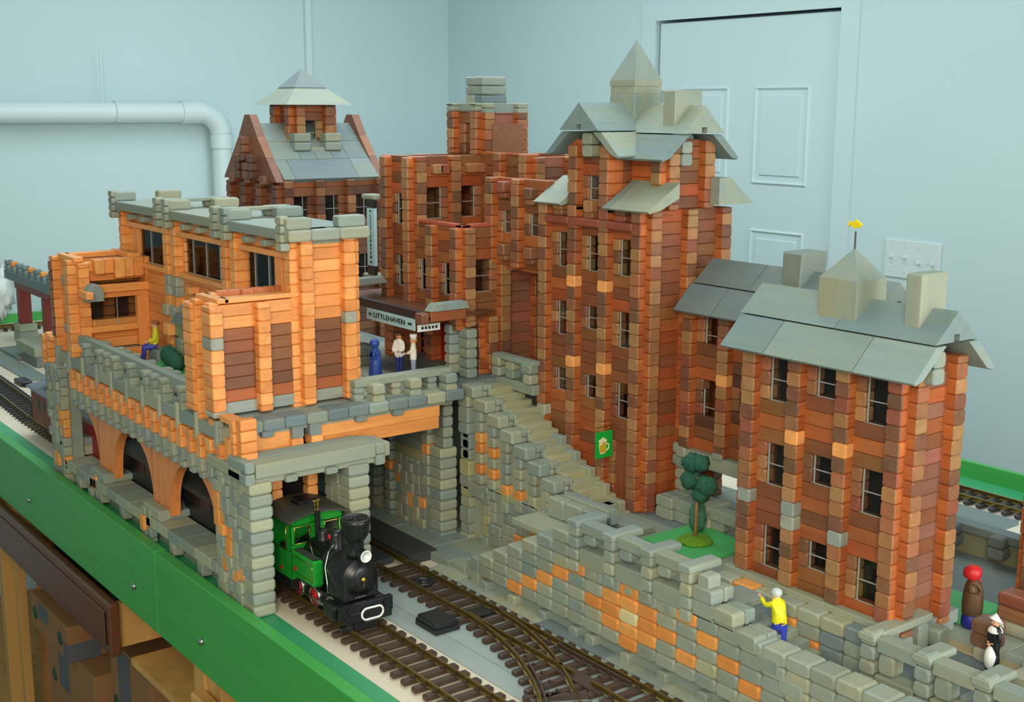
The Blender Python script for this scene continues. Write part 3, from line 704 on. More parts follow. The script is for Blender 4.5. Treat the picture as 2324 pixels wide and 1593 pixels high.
# grey band and balustrade
mb = MB(); mr = MB(); x = -2.455; i = 0
while x < -1.70:
    x1 = min(x+P, -1.695)
    mb.log(x+.0005, x1-.0005, SY, SY+.022, 13.3*h, 14.4*h, pick(GR), 'x', .0015)
    mb.log(x-.004, x+.006, SY-.004, SY+.01, 12.7*h, 14.9*h, pick(GR), 'z', .003)
    if -2.38 < x < -1.80:
        for d in ((0, .034) if i % 3 == 0 else (0,)):
            if x+d > -1.83: continue
            mr.log(x+d, x+d+.0175, SY+.001, SY+.020, 14.2*h, 15.05*h, pick(PG), 'y', .003); mr.log(x+d, x+d+.0175, SY+.001, SY+.020, 15.05*h, 15.9*h, pick(GR), 'y', .003); mr.log(x+d-.001, x+d+.0185, SY-.002, SY+.05, 15.9*h, 16.4*h, pick(PG), 'y', .003)
        mr.log(x+.040, x+.056, SY+.014, SY+.03, 14.3*h, 15.7*h, pick(GR), 'z', .004)
    x += P; i += 1
mr.log(-2.36, -1.80, SY+.012, SY+.026, 15.6*h, 16.7*h, pick(PG), 'x', .0015); mr.log(-2.36, -1.80, SY+.014, SY+.024, 14.2*h, 14.9*h, pick(GR), 'x', .0015)
mb.build('stone_band', STAIN, st); mr.build('balustrade', STAIN, st)
# deck
mb = MB(); 
mb.box(-2.44, -1.70, SY+.02, .98, 14.2*h, 14.9*h, lin((160, 166, 160))); mb.build('deck', STAIN, st)
mb = MB()
for k in range(7): mb.log(-2.34+.018*k, -2.331+.018*k, .78, .87, 14.9*h, 15.05*h, pick(OR), 'y')
mb.build_each('deck_strip', WOOD, st)
def box_walls(mb, xs, ys, n0, n1, front=True):
    pass
# near box
mb = MB(); BXc, BY = -1.728, .766
bys = [.748, .825, .900]
def panelcol(k, dark0, dark1): return DBR if dark0 <= k < dark1 else OR
crn = {(b, k): ([lin((132, 82, 50)), lin((120, 76, 48)), lin((142, 90, 52)), lin((150, 84, 46))] if 15 < k < 22 else OR) for b in (0, 1) for k in range(15, 30)}
for b in (0, 1): crn[(b, 15)] = PG; crn[(b, 16)] = [lin((176, 96, 50))]
spn = {(0, 0): pick(GR), (0, 6): pick(PG)}
wall(mb, 'y', BXc, bys, 15, 24, 1, pal=OR, epal=OR, colr=crn, soff=.5, special=spn, off=.1, skipcol=(2,))
xs2 = [-1.780, -1.728]
crb = {(0, 16): [GR[0]], (0, 21): [GR[2]]}
wall(mb, 'x', BY, xs2, 14, 24, -1, pal=OR, epal=OR, colr=crb, off=.3, special={(1, j): pick(DBR) for j in range(1, 9)}, inner=-.4)
wall(mb, 'y', -1.785, bys, 15, 24, -1, pal=OR, epal=OR)
mb.build('near_turret_wall', WOOD, st)
mb = MB()
mb.log(-1.795, -1.715, BY-.6*u, BY+.4*u, 24.2*h, 24.6*h, OR[0], 'x'); mb.log(-1.739, -1.715, BY, .89, 24.2*h, 24.6*h, OR[2], 'y'); mb.log(-1.795, -1.775, BY, .89, 24.2*h, 24.6*h, OR[2], 'y')
y = BY+.015
while y < .885: mb.log(-1.784, -1.774+random.choice((0, .006)), y, y+.0196, 23.2*h, 24.8*h, jit(lin((206, 124, 78)), .08), 'x', .003); y += .0195
mb.box(-1.785, -1.72, BY, .9, 22.6*h, 22.9*h, OR[1])
mb.build_each('coping_block', WOOD, st)
# tall hall
mb = MB(); hys = [.900, .975]; TX1, TX0 = -1.728, -2.44; TY = .900
crh = {(0, k): ([lin((132, 82, 50)), lin((120, 76, 48)), lin((142, 90, 52)), lin((150, 84, 46))] if 15 < k < 22 else OR) for k in range(15, 30)}; crh[(0, 15)] = PG; crh[(0, 16)] = [lin((176, 96, 50))]
wall(mb, 'y', TX1, hys, 15, 29, 1, pal=OR, epal=OR, colr=crh, off=.1, special={(1, 7): pick(PG)})
wall(mb, 'y', TX0, hys, 15, 29, -1, pal=OR, epal=OR, off=.1)
groups = [(TX0, -2.215), (-2.18, -1.96), (-1.925, -1.728)]
for gi, (a, b) in enumerate(groups):
    opn = [(0, 23.7, 27.7)]
    spg = {}
    if gi: spg[(0, 8)] = GR[0]; spg[(0, 7)] = GR[1]
    spg[(1, 8)] = GR[0]; spg[(1, 7)] = GR[2]
    if gi == 2: spg = {(0, 8): GR[0]}
    wall(mb, 'x', TY, [a, b], 14.7, 28.7, -1, opn, pal=[lin((222, 138, 74)), lin((228, 146, 80))], epal=OR, off=0, special=spg, jam=(gi == 1))
    window(st, 'x', TY, a+1.1*u, b-1.1*u, 23.7, 27.7, -1, 0, vb=(.18, .5, .82), hb=())
    # frame of the big window
    for (q0, q1, s0, s1) in ((a+.5*u, b-.5*u, 23.2, 23.7), (a+.5*u, b-.5*u, 27.2, 27.7)): mb.log(q0, q1, TY-1.0*u, TY+.3*u, s0*h, s1*h, OR[0], 'x', .001)
    if gi != 1:
        q = a+.6*u if gi == 2 else b-1.1*u
        for q0 in (a+2.0*u if gi == 0 else b-3.4*u,): mb.log(q0, q0+1.3*u, TY-.7*u, TY+.3*u, 23.7*h, 27.3*h, OR[1], 'z', .001)
    if gi == 1:
        for q0 in (a+3.2*u, a+6.8*u): mb.log(q0, q0+.9*u, TY-1.4*u, TY, 21.9*h, 22.6*h, OR[2], 'y', .003)
wall(mb, 'x', .975, [TX0, -2.2, -1.94, TX1], 15, 29, 1, [(0, 22, 27), (1, 22, 27), (2, 22, 27)], pal=OR, epal=OR)
mb.build('hall_wall', WOOD, st)
mb = MB(); mb.log(-2.165, -1.965, TY-1.1*u, TY, 19.4*h, 20.6*h, GR[1], 'x', .001)
for q0 in (-2.215, -2.18): mb.log(q0-.6*u, q0+.6*u, TY-1.6*u, TY, 19.2*h, 20.3*h, pick(GR), 'y', .003)
mb.build_each('string_course', STAIN, st)
# hall roof: grey slabs with parapet blocks
for gi, (a, b) in enumerate(groups):
    mb = MB(); mb.log(a-.9*u if gi == 0 else a+.0*u, b+(.2*u if gi < 2 else 1.0*u), TY-1.75*u, .945, 28.85*h, 29.75*h, pick(PG), 'x', .002); mb.build('roof_slab', STAIN, st)
    mb = MB(); mb.log(a-.9*u if gi == 0 else a+.0*u, b+(.2*u if gi < 2 else 1.0*u), .9452, 1.005, 28.85*h, 29.75*h, pick(PG), 'x', .002); mb.build('roof_slab', STAIN, st)
    mb = MB()
    for q0 in (a+2.6*u, a+6.2*u): mb.log(q0, q0+.9*u, TY-1.5*u, TY, 28.0*h, 28.6*h, pick(GR), 'y', .003)
    mb.build_each('soffit_block', STAIN, st)
mb = MB()
def merlon(x, ya, yb, z0=29.75, z1=30.7, w_=1.0):
    mb.log(x-.6*u, x+.6*u*w_, ya, yb, z0*h, z1*h, pick(PG), 'y', .003, .003)
for xg in (TX0-.3*u, -2.215, -2.175, -1.965, -1.925, TX1+.6*u):
    merlon(xg, TY-1.75*u, TY+.55*u); merlon(xg, .957, 1.005)
for xg in (-2.20, -1.95): mb.log(xg-.5*u, xg+.4*u, TY-1.0*u, .99, 30.4*h, 30.72*h, pick(PG), 'y', .001)
for xg in (TX0-.3*u, -2.215, -2.175, -1.965, -1.925, TX1+.3*u):
    for k in range(4): mb.log(xg-.55*u, xg+.5*u, TY-2.1*u, TY-1.3*u, (28.0+.72*k)*h, (28.68+.72*k)*h, pick(GR), 'y', .003)
for y0, y1 in ((TY-1.8*u, .905), (.9055, .955), (.9555, 1.008)): mb.log(TX1-.3*u, TX1+1.7*u, y0, y1, 28.8*h, 29.75*h, pick(GR), 'y', .003, .003)
mb.log(TX1+.0*u, TX1+.6*u, .892, .985, 28.45*h, 28.85*h, PG[2], 'y')
mb.build_each('parapet_block', STAIN, st)
# far box with its window wall
mb = MB(); fx = [-2.462, -2.375]; fy = [.77, .835, .90]
wall(mb, 'x', BY, fx, 14, 24, -1, pal=OR, epal=OR, off=.3, colr={(0, 16): [GR[0]], (0, 21): [GR[0]]}, soff=.5)
for k in range(8): mb.log(fx[0]-.5*u, fx[0]+.3*u, SY-.002, SY+.01, (15.8+k)*h, (16.77+k)*h, pick(DBR), 'y', .003)
wall(mb, 'y', -2.375, [.77, .90], 15, 24, 1, [(0, 17.3, 21.3, 'door')], pal=OR, epal=OR, off=0)
wall(mb, 'y', -2.44, [.77, .90], 15, 24, -1, pal=OR, epal=OR); 
y = .79
while y < .89: mb.log(-2.37, -2.352+random.choice((0, .006)), y, y+.019, random.choice((22.3, 22.8))*h, 24.3*h, pick(OR), 'x', .003); y += .0195
mb.log(-2.36, -2.345, .775, .91, 20.9*h, 21.7*h, OR[0], 'y', .001); mb.log(-2.36, -2.352, .775, .91, 20.3*h, 20.9*h, OR[1], 'y', .001)
mb.log(-2.365, -2.35, .87, .905, 15*h, 20.3*h, OR[1], 'z', .001); mb.log(-2.365, -2.35, .775, .87, 16.8*h, 17.4*h, OR[0], 'y', .001)
mb.log(-2.455, -2.36, BY-.6*u, BY+.4*u, 24.1*h, 24.6*h, OR[2], 'x'); mb.log(-2.455, -2.43, BY, .89, 24.1*h, 24.6*h, OR[0], 'y'); mb.log(-2.455, -2.36, .86, .885, 24.2*h, 24.7*h, OR[0], 'x')
mb.box(-2.44, -2.37, .77, .9, 22*h, 22.3*h, OR[1])
mb.build('far_turret_wall', WOOD, st)
window(st, 'y', -2.375, .79, .87, 17.3, 20.4, 1, 0, vb=(.55,), hb=(), g=.6)
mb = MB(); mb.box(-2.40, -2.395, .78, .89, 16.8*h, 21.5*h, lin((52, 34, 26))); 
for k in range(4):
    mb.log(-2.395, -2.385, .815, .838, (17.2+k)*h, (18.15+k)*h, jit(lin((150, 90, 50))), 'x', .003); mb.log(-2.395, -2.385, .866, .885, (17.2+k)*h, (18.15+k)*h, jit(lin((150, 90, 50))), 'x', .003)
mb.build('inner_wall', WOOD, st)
mb = MB(); mb.prism([(.765, 20.2*h), (.797, 20.2*h), (.797, 21.2*h), (.788, 21.9*h), (.775, 21.9*h), (.765, 21.2*h)], -2.36, -2.325, 'x', GR[3], e=.001); mb.build('stone_bracket', STAIN, st)
mb = MB(); mb.log(-2.345, -2.305, .757, .771, 20.6*h, 21.3*h, OR[0], 'x'); mb.build('bracket_peg', WOOD, st)
# orange bracket towers at both lower corners
mb = MB()
for (bx, s) in ((-1.652, 1), (-2.545, -1)):
    for k in range(4):
        mb.log(bx-.6*u, bx+.2*u, SY, SY+.025, (11.8+k*.9)*h, (12.68+k*.9)*h, pick(OR), 'y', .003); mb.log(bx+.1*u, bx+1.1*u, SY+.004, SY+.03, (12.1+k*.9)*h, (12.98+k*.9)*h, pick(OR), 'y', .003)
    mb.log(bx-(2.6*u if s > 0 else -1.2*u), bx+(0 if s > 0 else 2.5*u), SY+.002, SY+.022, 15.0*h, 15.5*h, OR[0], 'x')
mb.build_each('bracket_block', WOOD, st)
# awning slab over the engine
mb = MB(); mb.log(-1.665, -1.6345, .752, .952, 11.4*h, 12.5*h, PG[0], 'y', .001); mb.build('awning_slab', STAIN, st)
mb = MB(); mb.log(-1.634, -1.598, .752, .952, 11.4*h, 12.5*h, PG[2], 'y', .001); mb.build('awning_slab', STAIN, st)
mb = MB()
for k in range(2): mb.log(-1.66, -1.60, .953, .97, (10.6+.93*k)*h, (11.5+.93*k)*h, pick(PG), 'x', .003)
mb.log(-1.655, -1.604, .9705, .981, 11.2*h, 12.4*h, PG[2], 'x', .003)
mb.log(-1.63, -1.606, .752, .96, 10.8*h, 11.4*h, PG[2], 'y', .001)
for y0 in (.80, .867): mb.log(-1.64, -1.600, y0, y0+.02, 10.6*h, 11.2*h, pick(GR), 'x', .003)
for k in range(2): mb.log(-1.66, -1.60, .736, .7515, (10.9+.95*k)*h, (11.8+.95*k)*h, pick(GR), 'x', .003)
mb.log(-1.735, -1.62, SY-.006, SY+.012, 11*h, 12*h, pick(GR), 'x', .003)
mb.build_each('awning_edge_block', STAIN, st)
mb = MB()
for y0, zz in ((.826, 10.2), (.887, 10.0)): 
    for k in range(4): mb.log(-1.70, -1.682, y0-.009, y0+.009, (zz-k-.5)*h, (zz-k+.45)*h, pick(OR), 'x', .003)
mb.build_each('inner_orange_block', WOOD, st)
# stone ledge and orange beams facing the square
mb = MB(); y = .760; i = 0
while y < 1.145:
    mb.log(-1.70, -1.66, y+.0002, y+.0362, 14.05*h, 15*h, pick(SL if i % 3 else GR), 'y', .003, .003); y += .0366; i += 1
for y0 in (.795, .845, .875, .957, 1.025): mb.log(-1.69, -1.664, y0, y0+.02, (13.5 if y0 > .9 or y0 < .8 else 13.0)*h, 14.1*h, pick(SL), 'x', .003)
mb.box(-1.70, -1.672, .76, 1.13, 13.7*h, 14.1*h, PG[2])
mb.build('stone_cornice', STAIN, st)
mb = MB(); mb.log(-1.69, -1.672, .745, .85, 11.6*h, 13.7*h, OR[0], 'y', .001); mb.log(-1.69, -1.672, .885, 1.12, 12.7*h, 13.7*h, OR[0], 'y', .001); mb.log(-1.69, -1.674, .885, 1.12, 11.6*h, 12.68*h, OR[1], 'y', .001)
for y0 in (.848, .882):
    for k in range(2): mb.log(-1.69, -1.664, y0-.004, y0+.016, (11.3+k*.9)*h, (12.15+k*.9)*h, pick(OR), 'x', .003)
mb.build_each('orange_beam', WOOD, st)
# balustrade on the terrace edge
mb = MB()
for y0 in (.992, 1.062, 1.132):
    for k in range(2): mb.log(-1.696, -1.668, y0, y0+.022, (14.6+k*.93)*h, (15.5+k*.93)*h, pick(GR), 'x', .004, .003)
    for k in range(2): mb.log(-1.714, -1.69, y0-.022, y0-.004, (14.95+k*.6)*h, (15.55+k*.6)*h, pick(GR), 'x', .004, .003)
mb.log(-1.711, -1.688, .97, 1.155, 16.15*h, 16.75*h, PG[2], 'y', .001)
mb.log(-1.711, -1.688, .97, 1.155, 14.9*h, 15.05*h, PG[2], 'y', .001)
mb.build_each('balustrade_block', STAIN, st)
mb = MB()
random.seed(11)
y = .985
while y < 1.30:
    y1 = min(y+.05, 1.30); x = -2.38
    while x < -1.70: x1 = min(x+random.choice((.08, .11)), -1.70); mb.log(x+.0004, x1-.0004, y+.0003, y1-.0003, 14.3*h, 15*h, pick(SL+GR[:2]), 'x', .0006, .0006); x = x1
    y = y1
mb.build('terrace_paving', STAIN, st)
# stone end pier and the walls under the terrace
mb = MB()
for k in range(9): mb.log(-1.745, -1.708, 1.145, 1.180, k*h+.0002, (k+.98)*h, pick(GR), 'y', .004, .003)
for k in range(6): mb.log(-1.735, -1.705, 1.150, 1.170, (9+k)*h, (9.97+k)*h, pick(GR), 'y', .004, .003)
for k in range(10): mb.log(-1.765, -1.744, 1.142, 1.165, (4+k)*h, (4.97+k)*h, pick(OR) if k in (4,) else pick(GR), 'y', .004, .002)
mosaic(mb, 'x', -1.86, -1.742, 1.148, 0, 7*h, -1, spots=((0, 4.2), (2, 3.1), (4, 2.5)))
mb.box(-1.86, -1.74, 1.165, 1.19, 0, 14.2*h, GR[1])
for k in range(7): mb.log(-1.86, -1.76, 1.15, 1.17, (7+k)*h, (7.97+k)*h, pick([lin((172, 166, 128)), GR[3], GR[1]]), 'x')
for px_ in (-1.875, -2.06): 
    for k in range(14): mb.log(px_-.012, px_+.01, 1.14, 1.165, k*h, (k+.96)*h, pick(OR) if k in (5, 12, 13) else pick(GR), 'y', .004, .003)
mb.box(-2.06, -1.87, 1.15, 1.17, 9*h, 14.2*h, GR[3])
for k in range(8): mb.log(-1.98, -1.955, 1.16, 1.19, k*h, (k+.96)*h, pick(GR), 'y', .004, .003)
mb.box(-2.35, -2.06, 1.15, 1.17, 0, 14.2*h, GR[3])
mb.box(-2.35, -1.70, 1.262, 1.275, 0.001, 14.2*h, GR[3]); mb.box(-1.95, -1.70, 1.276, 1.40, 0.001, 14.2*h, GR[3]); mb.build('undercroft_wall', STAIN, st)
# ================================================================= room
WALLC = mat('painted wall', (190, 213, 217), 0.75, var=.02, scale=3)
DOORM = mat('satin door paint', (193, 215, 219), 0.5)
WHITEM = mat('white gloss plastic', (202, 219, 221), 0.4)
FLOORM = mat('concrete floor', (112, 108, 100), 0.8, var=.15, scale=4)
WX, WY, FZ, CZ = -4.47, 3.05, -1.0, 1.62
def plainbox(name, b, m, kind='structure', parent=None):
    mb = MB(); mb.box(*b, (1, 1, 1)); o = mb.build(name, m, parent)
    if kind: o['kind'] = kind
    return o
plainbox('wall_left', (WX-.1, WX, -1.6, WY+.1, FZ, CZ), WALLC)
mb = MB()   # right wall with the door opening
DX0, DX1, DZ = -3.198, -2.433, 1.022
mb.box(WX, DX0-.012, WY, WY+.1, FZ, CZ, (1, 1, 1)); mb.box(DX1+.012, 1.6, WY, WY+.1, FZ, CZ, (1, 1, 1)); mb.box(DX0-.012, DX1+.012, WY, WY+.1, DZ+.012, CZ, (1, 1, 1)); mb.box(DX0-.1, DX1+.1, WY+.101, WY+.12, FZ, DZ+.1, (1, 1, 1))  # last box: added unseen sheet that keeps the gap around the door dark
struct(mb, 'wall_right', WALLC)
plainbox('wall_near_right', (1.6, 1.7, -1.6, WY+.1, FZ, CZ), WALLC)
plainbox('wall_front', (WX-.1, 1.7, -1.7, -1.6, FZ, CZ), WALLC)
plainbox('floor', (WX-.1, 1.7, -1.7, WY+.1, FZ-.1, FZ), FLOORM)
plainbox('ceiling', (WX-.1, 1.7, -1.7, WY+.1, CZ, CZ+.1), WALLC)
# door
d = MB(); d.box(DX0, DX1, WY+.012, WY+.045, FZ+.01, DZ, (1, 1, 1)); door = struct(d, 'door_1', DOORM)
w_ = DX1-DX0
for (fx0, fx1) in ((.135, .43), (.57, .865)):
    for (z0, z1) in ((.50, .81), (-.32, .36), (-.86, -.46)):
        a, b = DX0+w_*fx0, DX0+w_*fx1; p = MB()
        P1 = [(a, z0), (b, z0), (b, z1), (a, z1)]; P2 = [(a+.014, z0+.014), (b-.014, z0+.014), (b-.014, z1-.014), (a+.014, z1-.014)]
        V_ = [(q, WY+.0119, r) for q, r in P1]+[(q*.5+s*.5, WY+.006, r*.5+t*.5) for (q, r), (s, t) in zip(P1, P2)]+[(q, WY+.0119, r) for q, r in P2]
        p.add(V_, [(k, (k+1) % 4, 4+(k+1) % 4, 4+k) for k in range(4)]+[(4+k, 4+(k+1) % 4, 8+(k+1) % 4, 8+k) for k in range(4)], (1, 1, 1))
        p.log(a+.03, b-.03, WY+.007, WY+.02, z0+.03, z1-.03, (1, 1, 1), 'y', .003, .004)
        p.build('door_panel', DOORM, door)
hg = MB(); hg.cyl((DX0-.004, WY-.002, .70), (DX0-.004, WY-.002, .80), .006, n=10, col=(.8, .8, .8)); hg.box(DX0-.012, DX0+.02, WY-.001, WY+.014, .70, .80, (.8, .8, .8)); hg.build('hinge', mat('brushed hinge', (190, 190, 185), .3, 1.0), door)
mb = MB(); dk = (1, 1, 1)
mb.box(DX0-.075, DX0-.009, WY-.006, WY, FZ, DZ+.07, dk); mb.box(DX1+.009, DX1+.075, WY-.006, WY, FZ, DZ+.07, dk); mb.box(DX0-.009, DX1+.009, WY-.006, WY, DZ+.009, DZ+.07, dk)
struct(mb, 'trim_1', DOORM)
mb = MB(); mb.box(-4.47, 1.6, WY-.012, WY, FZ, FZ+.09, dk); struct(mb, 'baseboard_right', DOORM)
# switch plate
sw = thing('switch_plate', (-2.12, WY, .27), 'white four-switch wall plate right of the door', 'light switch')
sx0, sx1, sz0, sz1 = -2.222, -2.038, .262, .372
mb = MB(); mb.log(sx0, sx1, WY-.006, WY, sz0, sz1, (1, 1, 1), 'y', .004, .003); mb.build('plate', WHITEM, sw)
for i in range(4):
    xx = sx0+(i+.5)*(sx1-sx0)/4; mb = MB(); zc = (sz0+sz1)/2
    mb.box(xx-.005, xx+.005, WY-.0075, WY-.005, zc-.012, zc+.012, (.9, .9, .9)); s_ = 1 if i < 2 else -1
    mb.log(xx-.0035, xx+.0035, WY-.016, WY-.005, zc+s_*.002, zc+s_*.009, (1, 1, 1), 'y', .001, .001); mb.build('toggle', WHITEM, sw)
    for zz in (sz0+.018, sz1-.018):
        mb = MB(); mb.cyl((xx, WY-.0055, zz), (xx, WY-.0075, zz), .0028, n=10, col=(.8, .8, .8)); mb.build('screw', WHITEM, sw)
# pipe on the left wall
pp = thing('drain_pipe', (WX, 1.98, FZ), 'white plastic drain pipe with an elbow on the left wall', 'pipe')
mb = MB(); r = .036; px = WX+.06; zc = .718
mb.cyl((px, -1.0, zc), (px, 1.90, zc), r, n=28, col=(1, 1, 1)); mb.build('horizontal_run', WHITEM, pp)
mb = MB(); mb.tube([(px, 1.90+.085*math.sin(a), zc-.085*(1-math.cos(a))) for a in [PI/2*k/10 for k in range(11)]], r*1.06, 28, (1, 1, 1)); mb.build('elbow', WHITEM, pp)
mb = MB(); mb.cyl((px, 1.985, zc-.085), (px, 1.985, FZ), r, n=28, col=(1, 1, 1)); mb.cyl((px, 1.985, zc-.08), (px, 1.985, zc-.13), r*1.14, n=28, col=(1, 1, 1)); mb.cyl((px, 1.83, zc), (px, 1.905, zc), r*1.14, n=28, col=(1, 1, 1)); mb.build('vertical_run', WHITEM, pp)
mb = MB(); mb.tube([(px, 1.585, zc+r*1.06*math.cos(a))for a in (0,)]+[(px+r*1.08*math.sin(a), 1.585, zc+r*1.08*math.cos(a)) for a in [PI*k/8 for k in range(9)]], .003, 6, (1, 1, 1)); mb.box(px-.002, px+.002, 1.545, 1.549, zc+r, zc+.21, (1, 1, 1)); mb.build('hanger_strap', WHITEM, pp)
mb = MB(); mb.box(WX, WX+.02, 2.37, 2.395, .2, CZ, (1, 1, 1)); mb.solo('wall_conduit', WHITEM, (WX, 2.38, .2), 'thin white vertical conduit strip on the left wall above the gabled house', 'conduit')
mb = MB(); mb.blob((WX+.04, 1.150, .115), (.035, .045, .085), lin((226, 232, 230)), .3, 26, 3, 9); mb.solo('crumpled_sheet', mat('crumpled white plastic', (226, 232, 230), .4, bump=.6, scale=60), (WX+.04, 1.17, .02), 'crumpled white plastic sheet hanging by the left wall at the frame edge', 'plastic sheet')

# ================================================================= train table
GREENM = mat('green painted board', (66, 166, 76), 0.4, var=.05, scale=6, bump=.35, stretch=(1, 1, 9))
GREEN2 = mat('green painted ledge', (62, 160, 108), 0.45)
BEIGE = mat('pale sanded plywood', (226, 212, 190), 0.55, var=.05, scale=5)
GREYP = mat('grey painted board', (158, 170, 168), 0.5, var=.10, scale=5)
PINE = mat('pine timber', (206, 160, 92), 0.5, var=.18, scale=22, stretch=(1, 1, .08))
DARKW = mat('walnut stained drawer front', (104, 62, 40), 0.35, var=.2, scale=20, stretch=(.1, 1, 1))
CARD = mat('cardboard', (150, 108, 68), 0.8, var=.06, scale=30)
PLY = mat('rough plywood', (176, 112, 62), 0.6, var=.3, scale=14, stretch=(1, 1, .4))
table = thing('train_table', (-2.0, 1.45, FZ), 'large pale plywood train table edged with green boards', 'table')
def part(name, b, m, parent, axis=None, r=.001):
    mb = MB()
    if axis: mb.log(*b, (1, 1, 1), axis, r, r)
    else: mb.box(*b, (1, 1, 1))
    return mb.build(name, m, parent)
part('table_top', (-4.45, .9, .7765, 2.175, -.02, 0), BEIGE, table)
for (a, b) in ((-4.0, -1.9185), (-1.9175, -.2)):
    f_ = part('fascia_board', (a, b, .715, .735, -.128, .0165 if a > -3 else .018), GREENM, table, 'x', .0015)
part('edge_ledge', (-4.0, -.2, .735, .7765, -.02, -.0005), GREEN2, table)
BOLT = mat('zinc bolt', (190, 192, 190), .25, 1.0)
for bx in (-2.62, -2.02, -1.735):
    mb = MB(); mb.lathe([(.0001, .006), (.004, .0055), (.0062, .002), (.0065, 0)], (bx, .715, -.075), (0, -1, 0), 14, (1, 1, 1)); mb.build('bolt', BOLT, table)
part('back_ledge', (-4.40, .9, 2.175, 2.225, -.02, .001), GREEN2, table)
part('back_fascia', (-4.40, .9, 2.225, 2.24, -.1, .034), GREENM, table)
part('left_fascia', (-4.468, -4.45, .77, 2.24, -.1, .03), GREENM, table)
part('apron_rail', (-4.0, .6, .775, .80, -.128, -.021), PINE, table, 'x')
part('apron_rail', (-4.4, .6, 2.14, 2.17, -.11, -.021), PINE, table, 'x')
for lx, ly in ((-4.3, 2.05), (.5, 2.05), (-2.0, 1.9), (.5, .80)): part('table_leg', (lx-.04, lx+.04, ly, ly+.09, FZ, -.021), PINE, table, 'z')
# post seen below the fascia
mb = MB(); mb.log(-1.90, -1.855, .765, .80, FZ, -.13, (1, 1, 1), 'z', .002); mb.build('front_post', PINE, table)
mb = MB(); mb.log(-1.853, -1.80, .77, .80, FZ, -.13, (1, 1, 1), 'z', .002); mb.build('front_post', PINE, table)
mb = MB(); mb.log(-1.86, -1.80, .74, .765, FZ, -.215, (1, 1, 1), 'z', .006, .004); mb.build('post_bracket', PINE, table)
# grey boards between and under the tracks
mb = MB(); mb.box(-1.58, -.3, .899, .9345, 0, .0015, (1, 1, 1)); mb.solo('grey_board', GREYP, (-1.58, .9, 0), 'long grey painted board beside the near track in front of the engine', 'board')
mb = MB(); mb.box(-1.66, -.3, .936, 1.062, 0, .0015, (1, 1, 1)); mb.solo('grey_board', GREYP, (-1.66, .95, 0), 'grey painted board lying under the railway points', 'board')
# pavers along the wall foot
pv = thing('paver_strip', (-1.4, 1.08, 0), 'strip of flat grey wooden pavers along the foot of the brick wall', 'paving')
x = -1.62; i = 0
while x < -.8:
    x1 = x+random.choice((.055, .075)); mb = MB(); mb.log(x+.0005, x1-.0005, 1.0625, 1.12, 0, .0035, pick(GR+SL), 'y', .0008, .0008); mb.build('paver', STAIN, pv); x = x1
pv2 = thing('stone_path', (-1.65, 1.12, 0), 'grey wooden path slabs between the black platform and the end pier', 'paving')
for (a, b, c, d_) in ((-2.35, -2.05, 1.10, 1.14), (-2.049, -1.80, 1.10, 1.14), (-1.799, -1.672, 1.10, 1.14), (-1.671, -1.60, 1.085, 1.135), (-1.671, -1.60, 1.136, 1.20), (-1.75, -1.672, 1.141, 1.20), (-1.599, -1.56, 1.09, 1.125)):
    mb = MB(); mb.log(a+.0005, b-.0005, c+.0005, d_, .0001, .75*h, pick(PG), 'x', .001); mb.build('slab', STAIN, pv2)
PLATM = mat('black ribbed platform', (58, 60, 64), .6, bump=.5, scale=400)
mb = MB(); mb.log(-2.3, -1.652, 1.043, 1.099, 0, .9*h, (1, 1, 1), 'x', .0006); mb.solo('track_platform', PLATM, (-2.0, 1.07, 0), 'dark grey ribbed platform slab on the far side of the second track', 'platform')
mb = MB(); mb.log(-2.3, -1.675, .993, 1.028, 0.0016, .6*h, (1, 1, 1), 'x', .0006); mb.solo('track_infill', PLATM, (-2.0, 1.0, 0.0016), 'dark grey ribbed board lying between the rails of the second track', 'platform')

# ================================================================= tracks
TIE = mat('dark brown plastic sleepers', (72, 56, 46), .45)
TIEB = mat('black plastic sleepers', (44, 42, 42), .5)
BRASS = mat('weathered brass rail', (132, 114, 62), .32, .75, var=.15, scale=40)
BLK = mat('satin black plastic', (34, 36, 38), .35)
def railprof(mb, pts, z=.0066, top=.0150, col=(1, 1, 1)):
    # I-shaped rail swept along pts
    prof = [(-.0034, z), (.0034, z), (.0034, z+.001), (.0007, z+.002), (.0007, top-.0028), (.0015, top-.002), (.0015, top), (-.0015, top), (-.0015, top-.002), (-.0007, top-.0028), (-.0007, z+.002), (-.0034, z+.001)]
    V = []; n = len(prof)
    for i, p in enumerate(pts):
        a = Vector(pts[max(i-1, 0)]); b = Vector(pts[min(i+1, len(pts)-1)]); t = (b-a).normalized(); nn = Vector((-t.y, t.x))
        for (o, zz) in prof: V.append((p[0]+nn.x*o, p[1]+nn.y*o, zz))
    F = [(k*n+i, k*n+(i+1) % n, (k+1)*n+(i+1) % n, (k+1)*n+i) for k in range(len(pts)-1) for i in range(n)]+[tuple(range(n-1, -1, -1)), tuple((len(pts)-1)*n+i for i in range(n))]
    mb.add(V, F, col)
def offset(pts, o):
    out = []
    for i, p in enumerate(pts):
        a = Vector(pts[max(i-1, 0)]); b = Vector(pts[min(i+1, len(pts)-1)]); t = (b-a).normalized(); out.append((p[0]-t.y*o, p[1]+t.x*o))
    return out
def sleeper_mesh(L=.086, wd=.0098):
    mb = MB(); mb.prism([(-L/2, .0003), (L/2, .0003), (L/2, .0052), (L/2-.002, .0066), (-L/2+.002, .0066), (-L/2, .0052)], -wd/2, wd/2, 'x', (1, 1, 1))
    for s in (-1, 1):
        for q in (-1, 1): mb.box(-.003, .003, s*.0235+q*.0042-.0012, s*.0235+q*.0042+.0012, .0066, .0092, (1, 1, 1))
    return mb
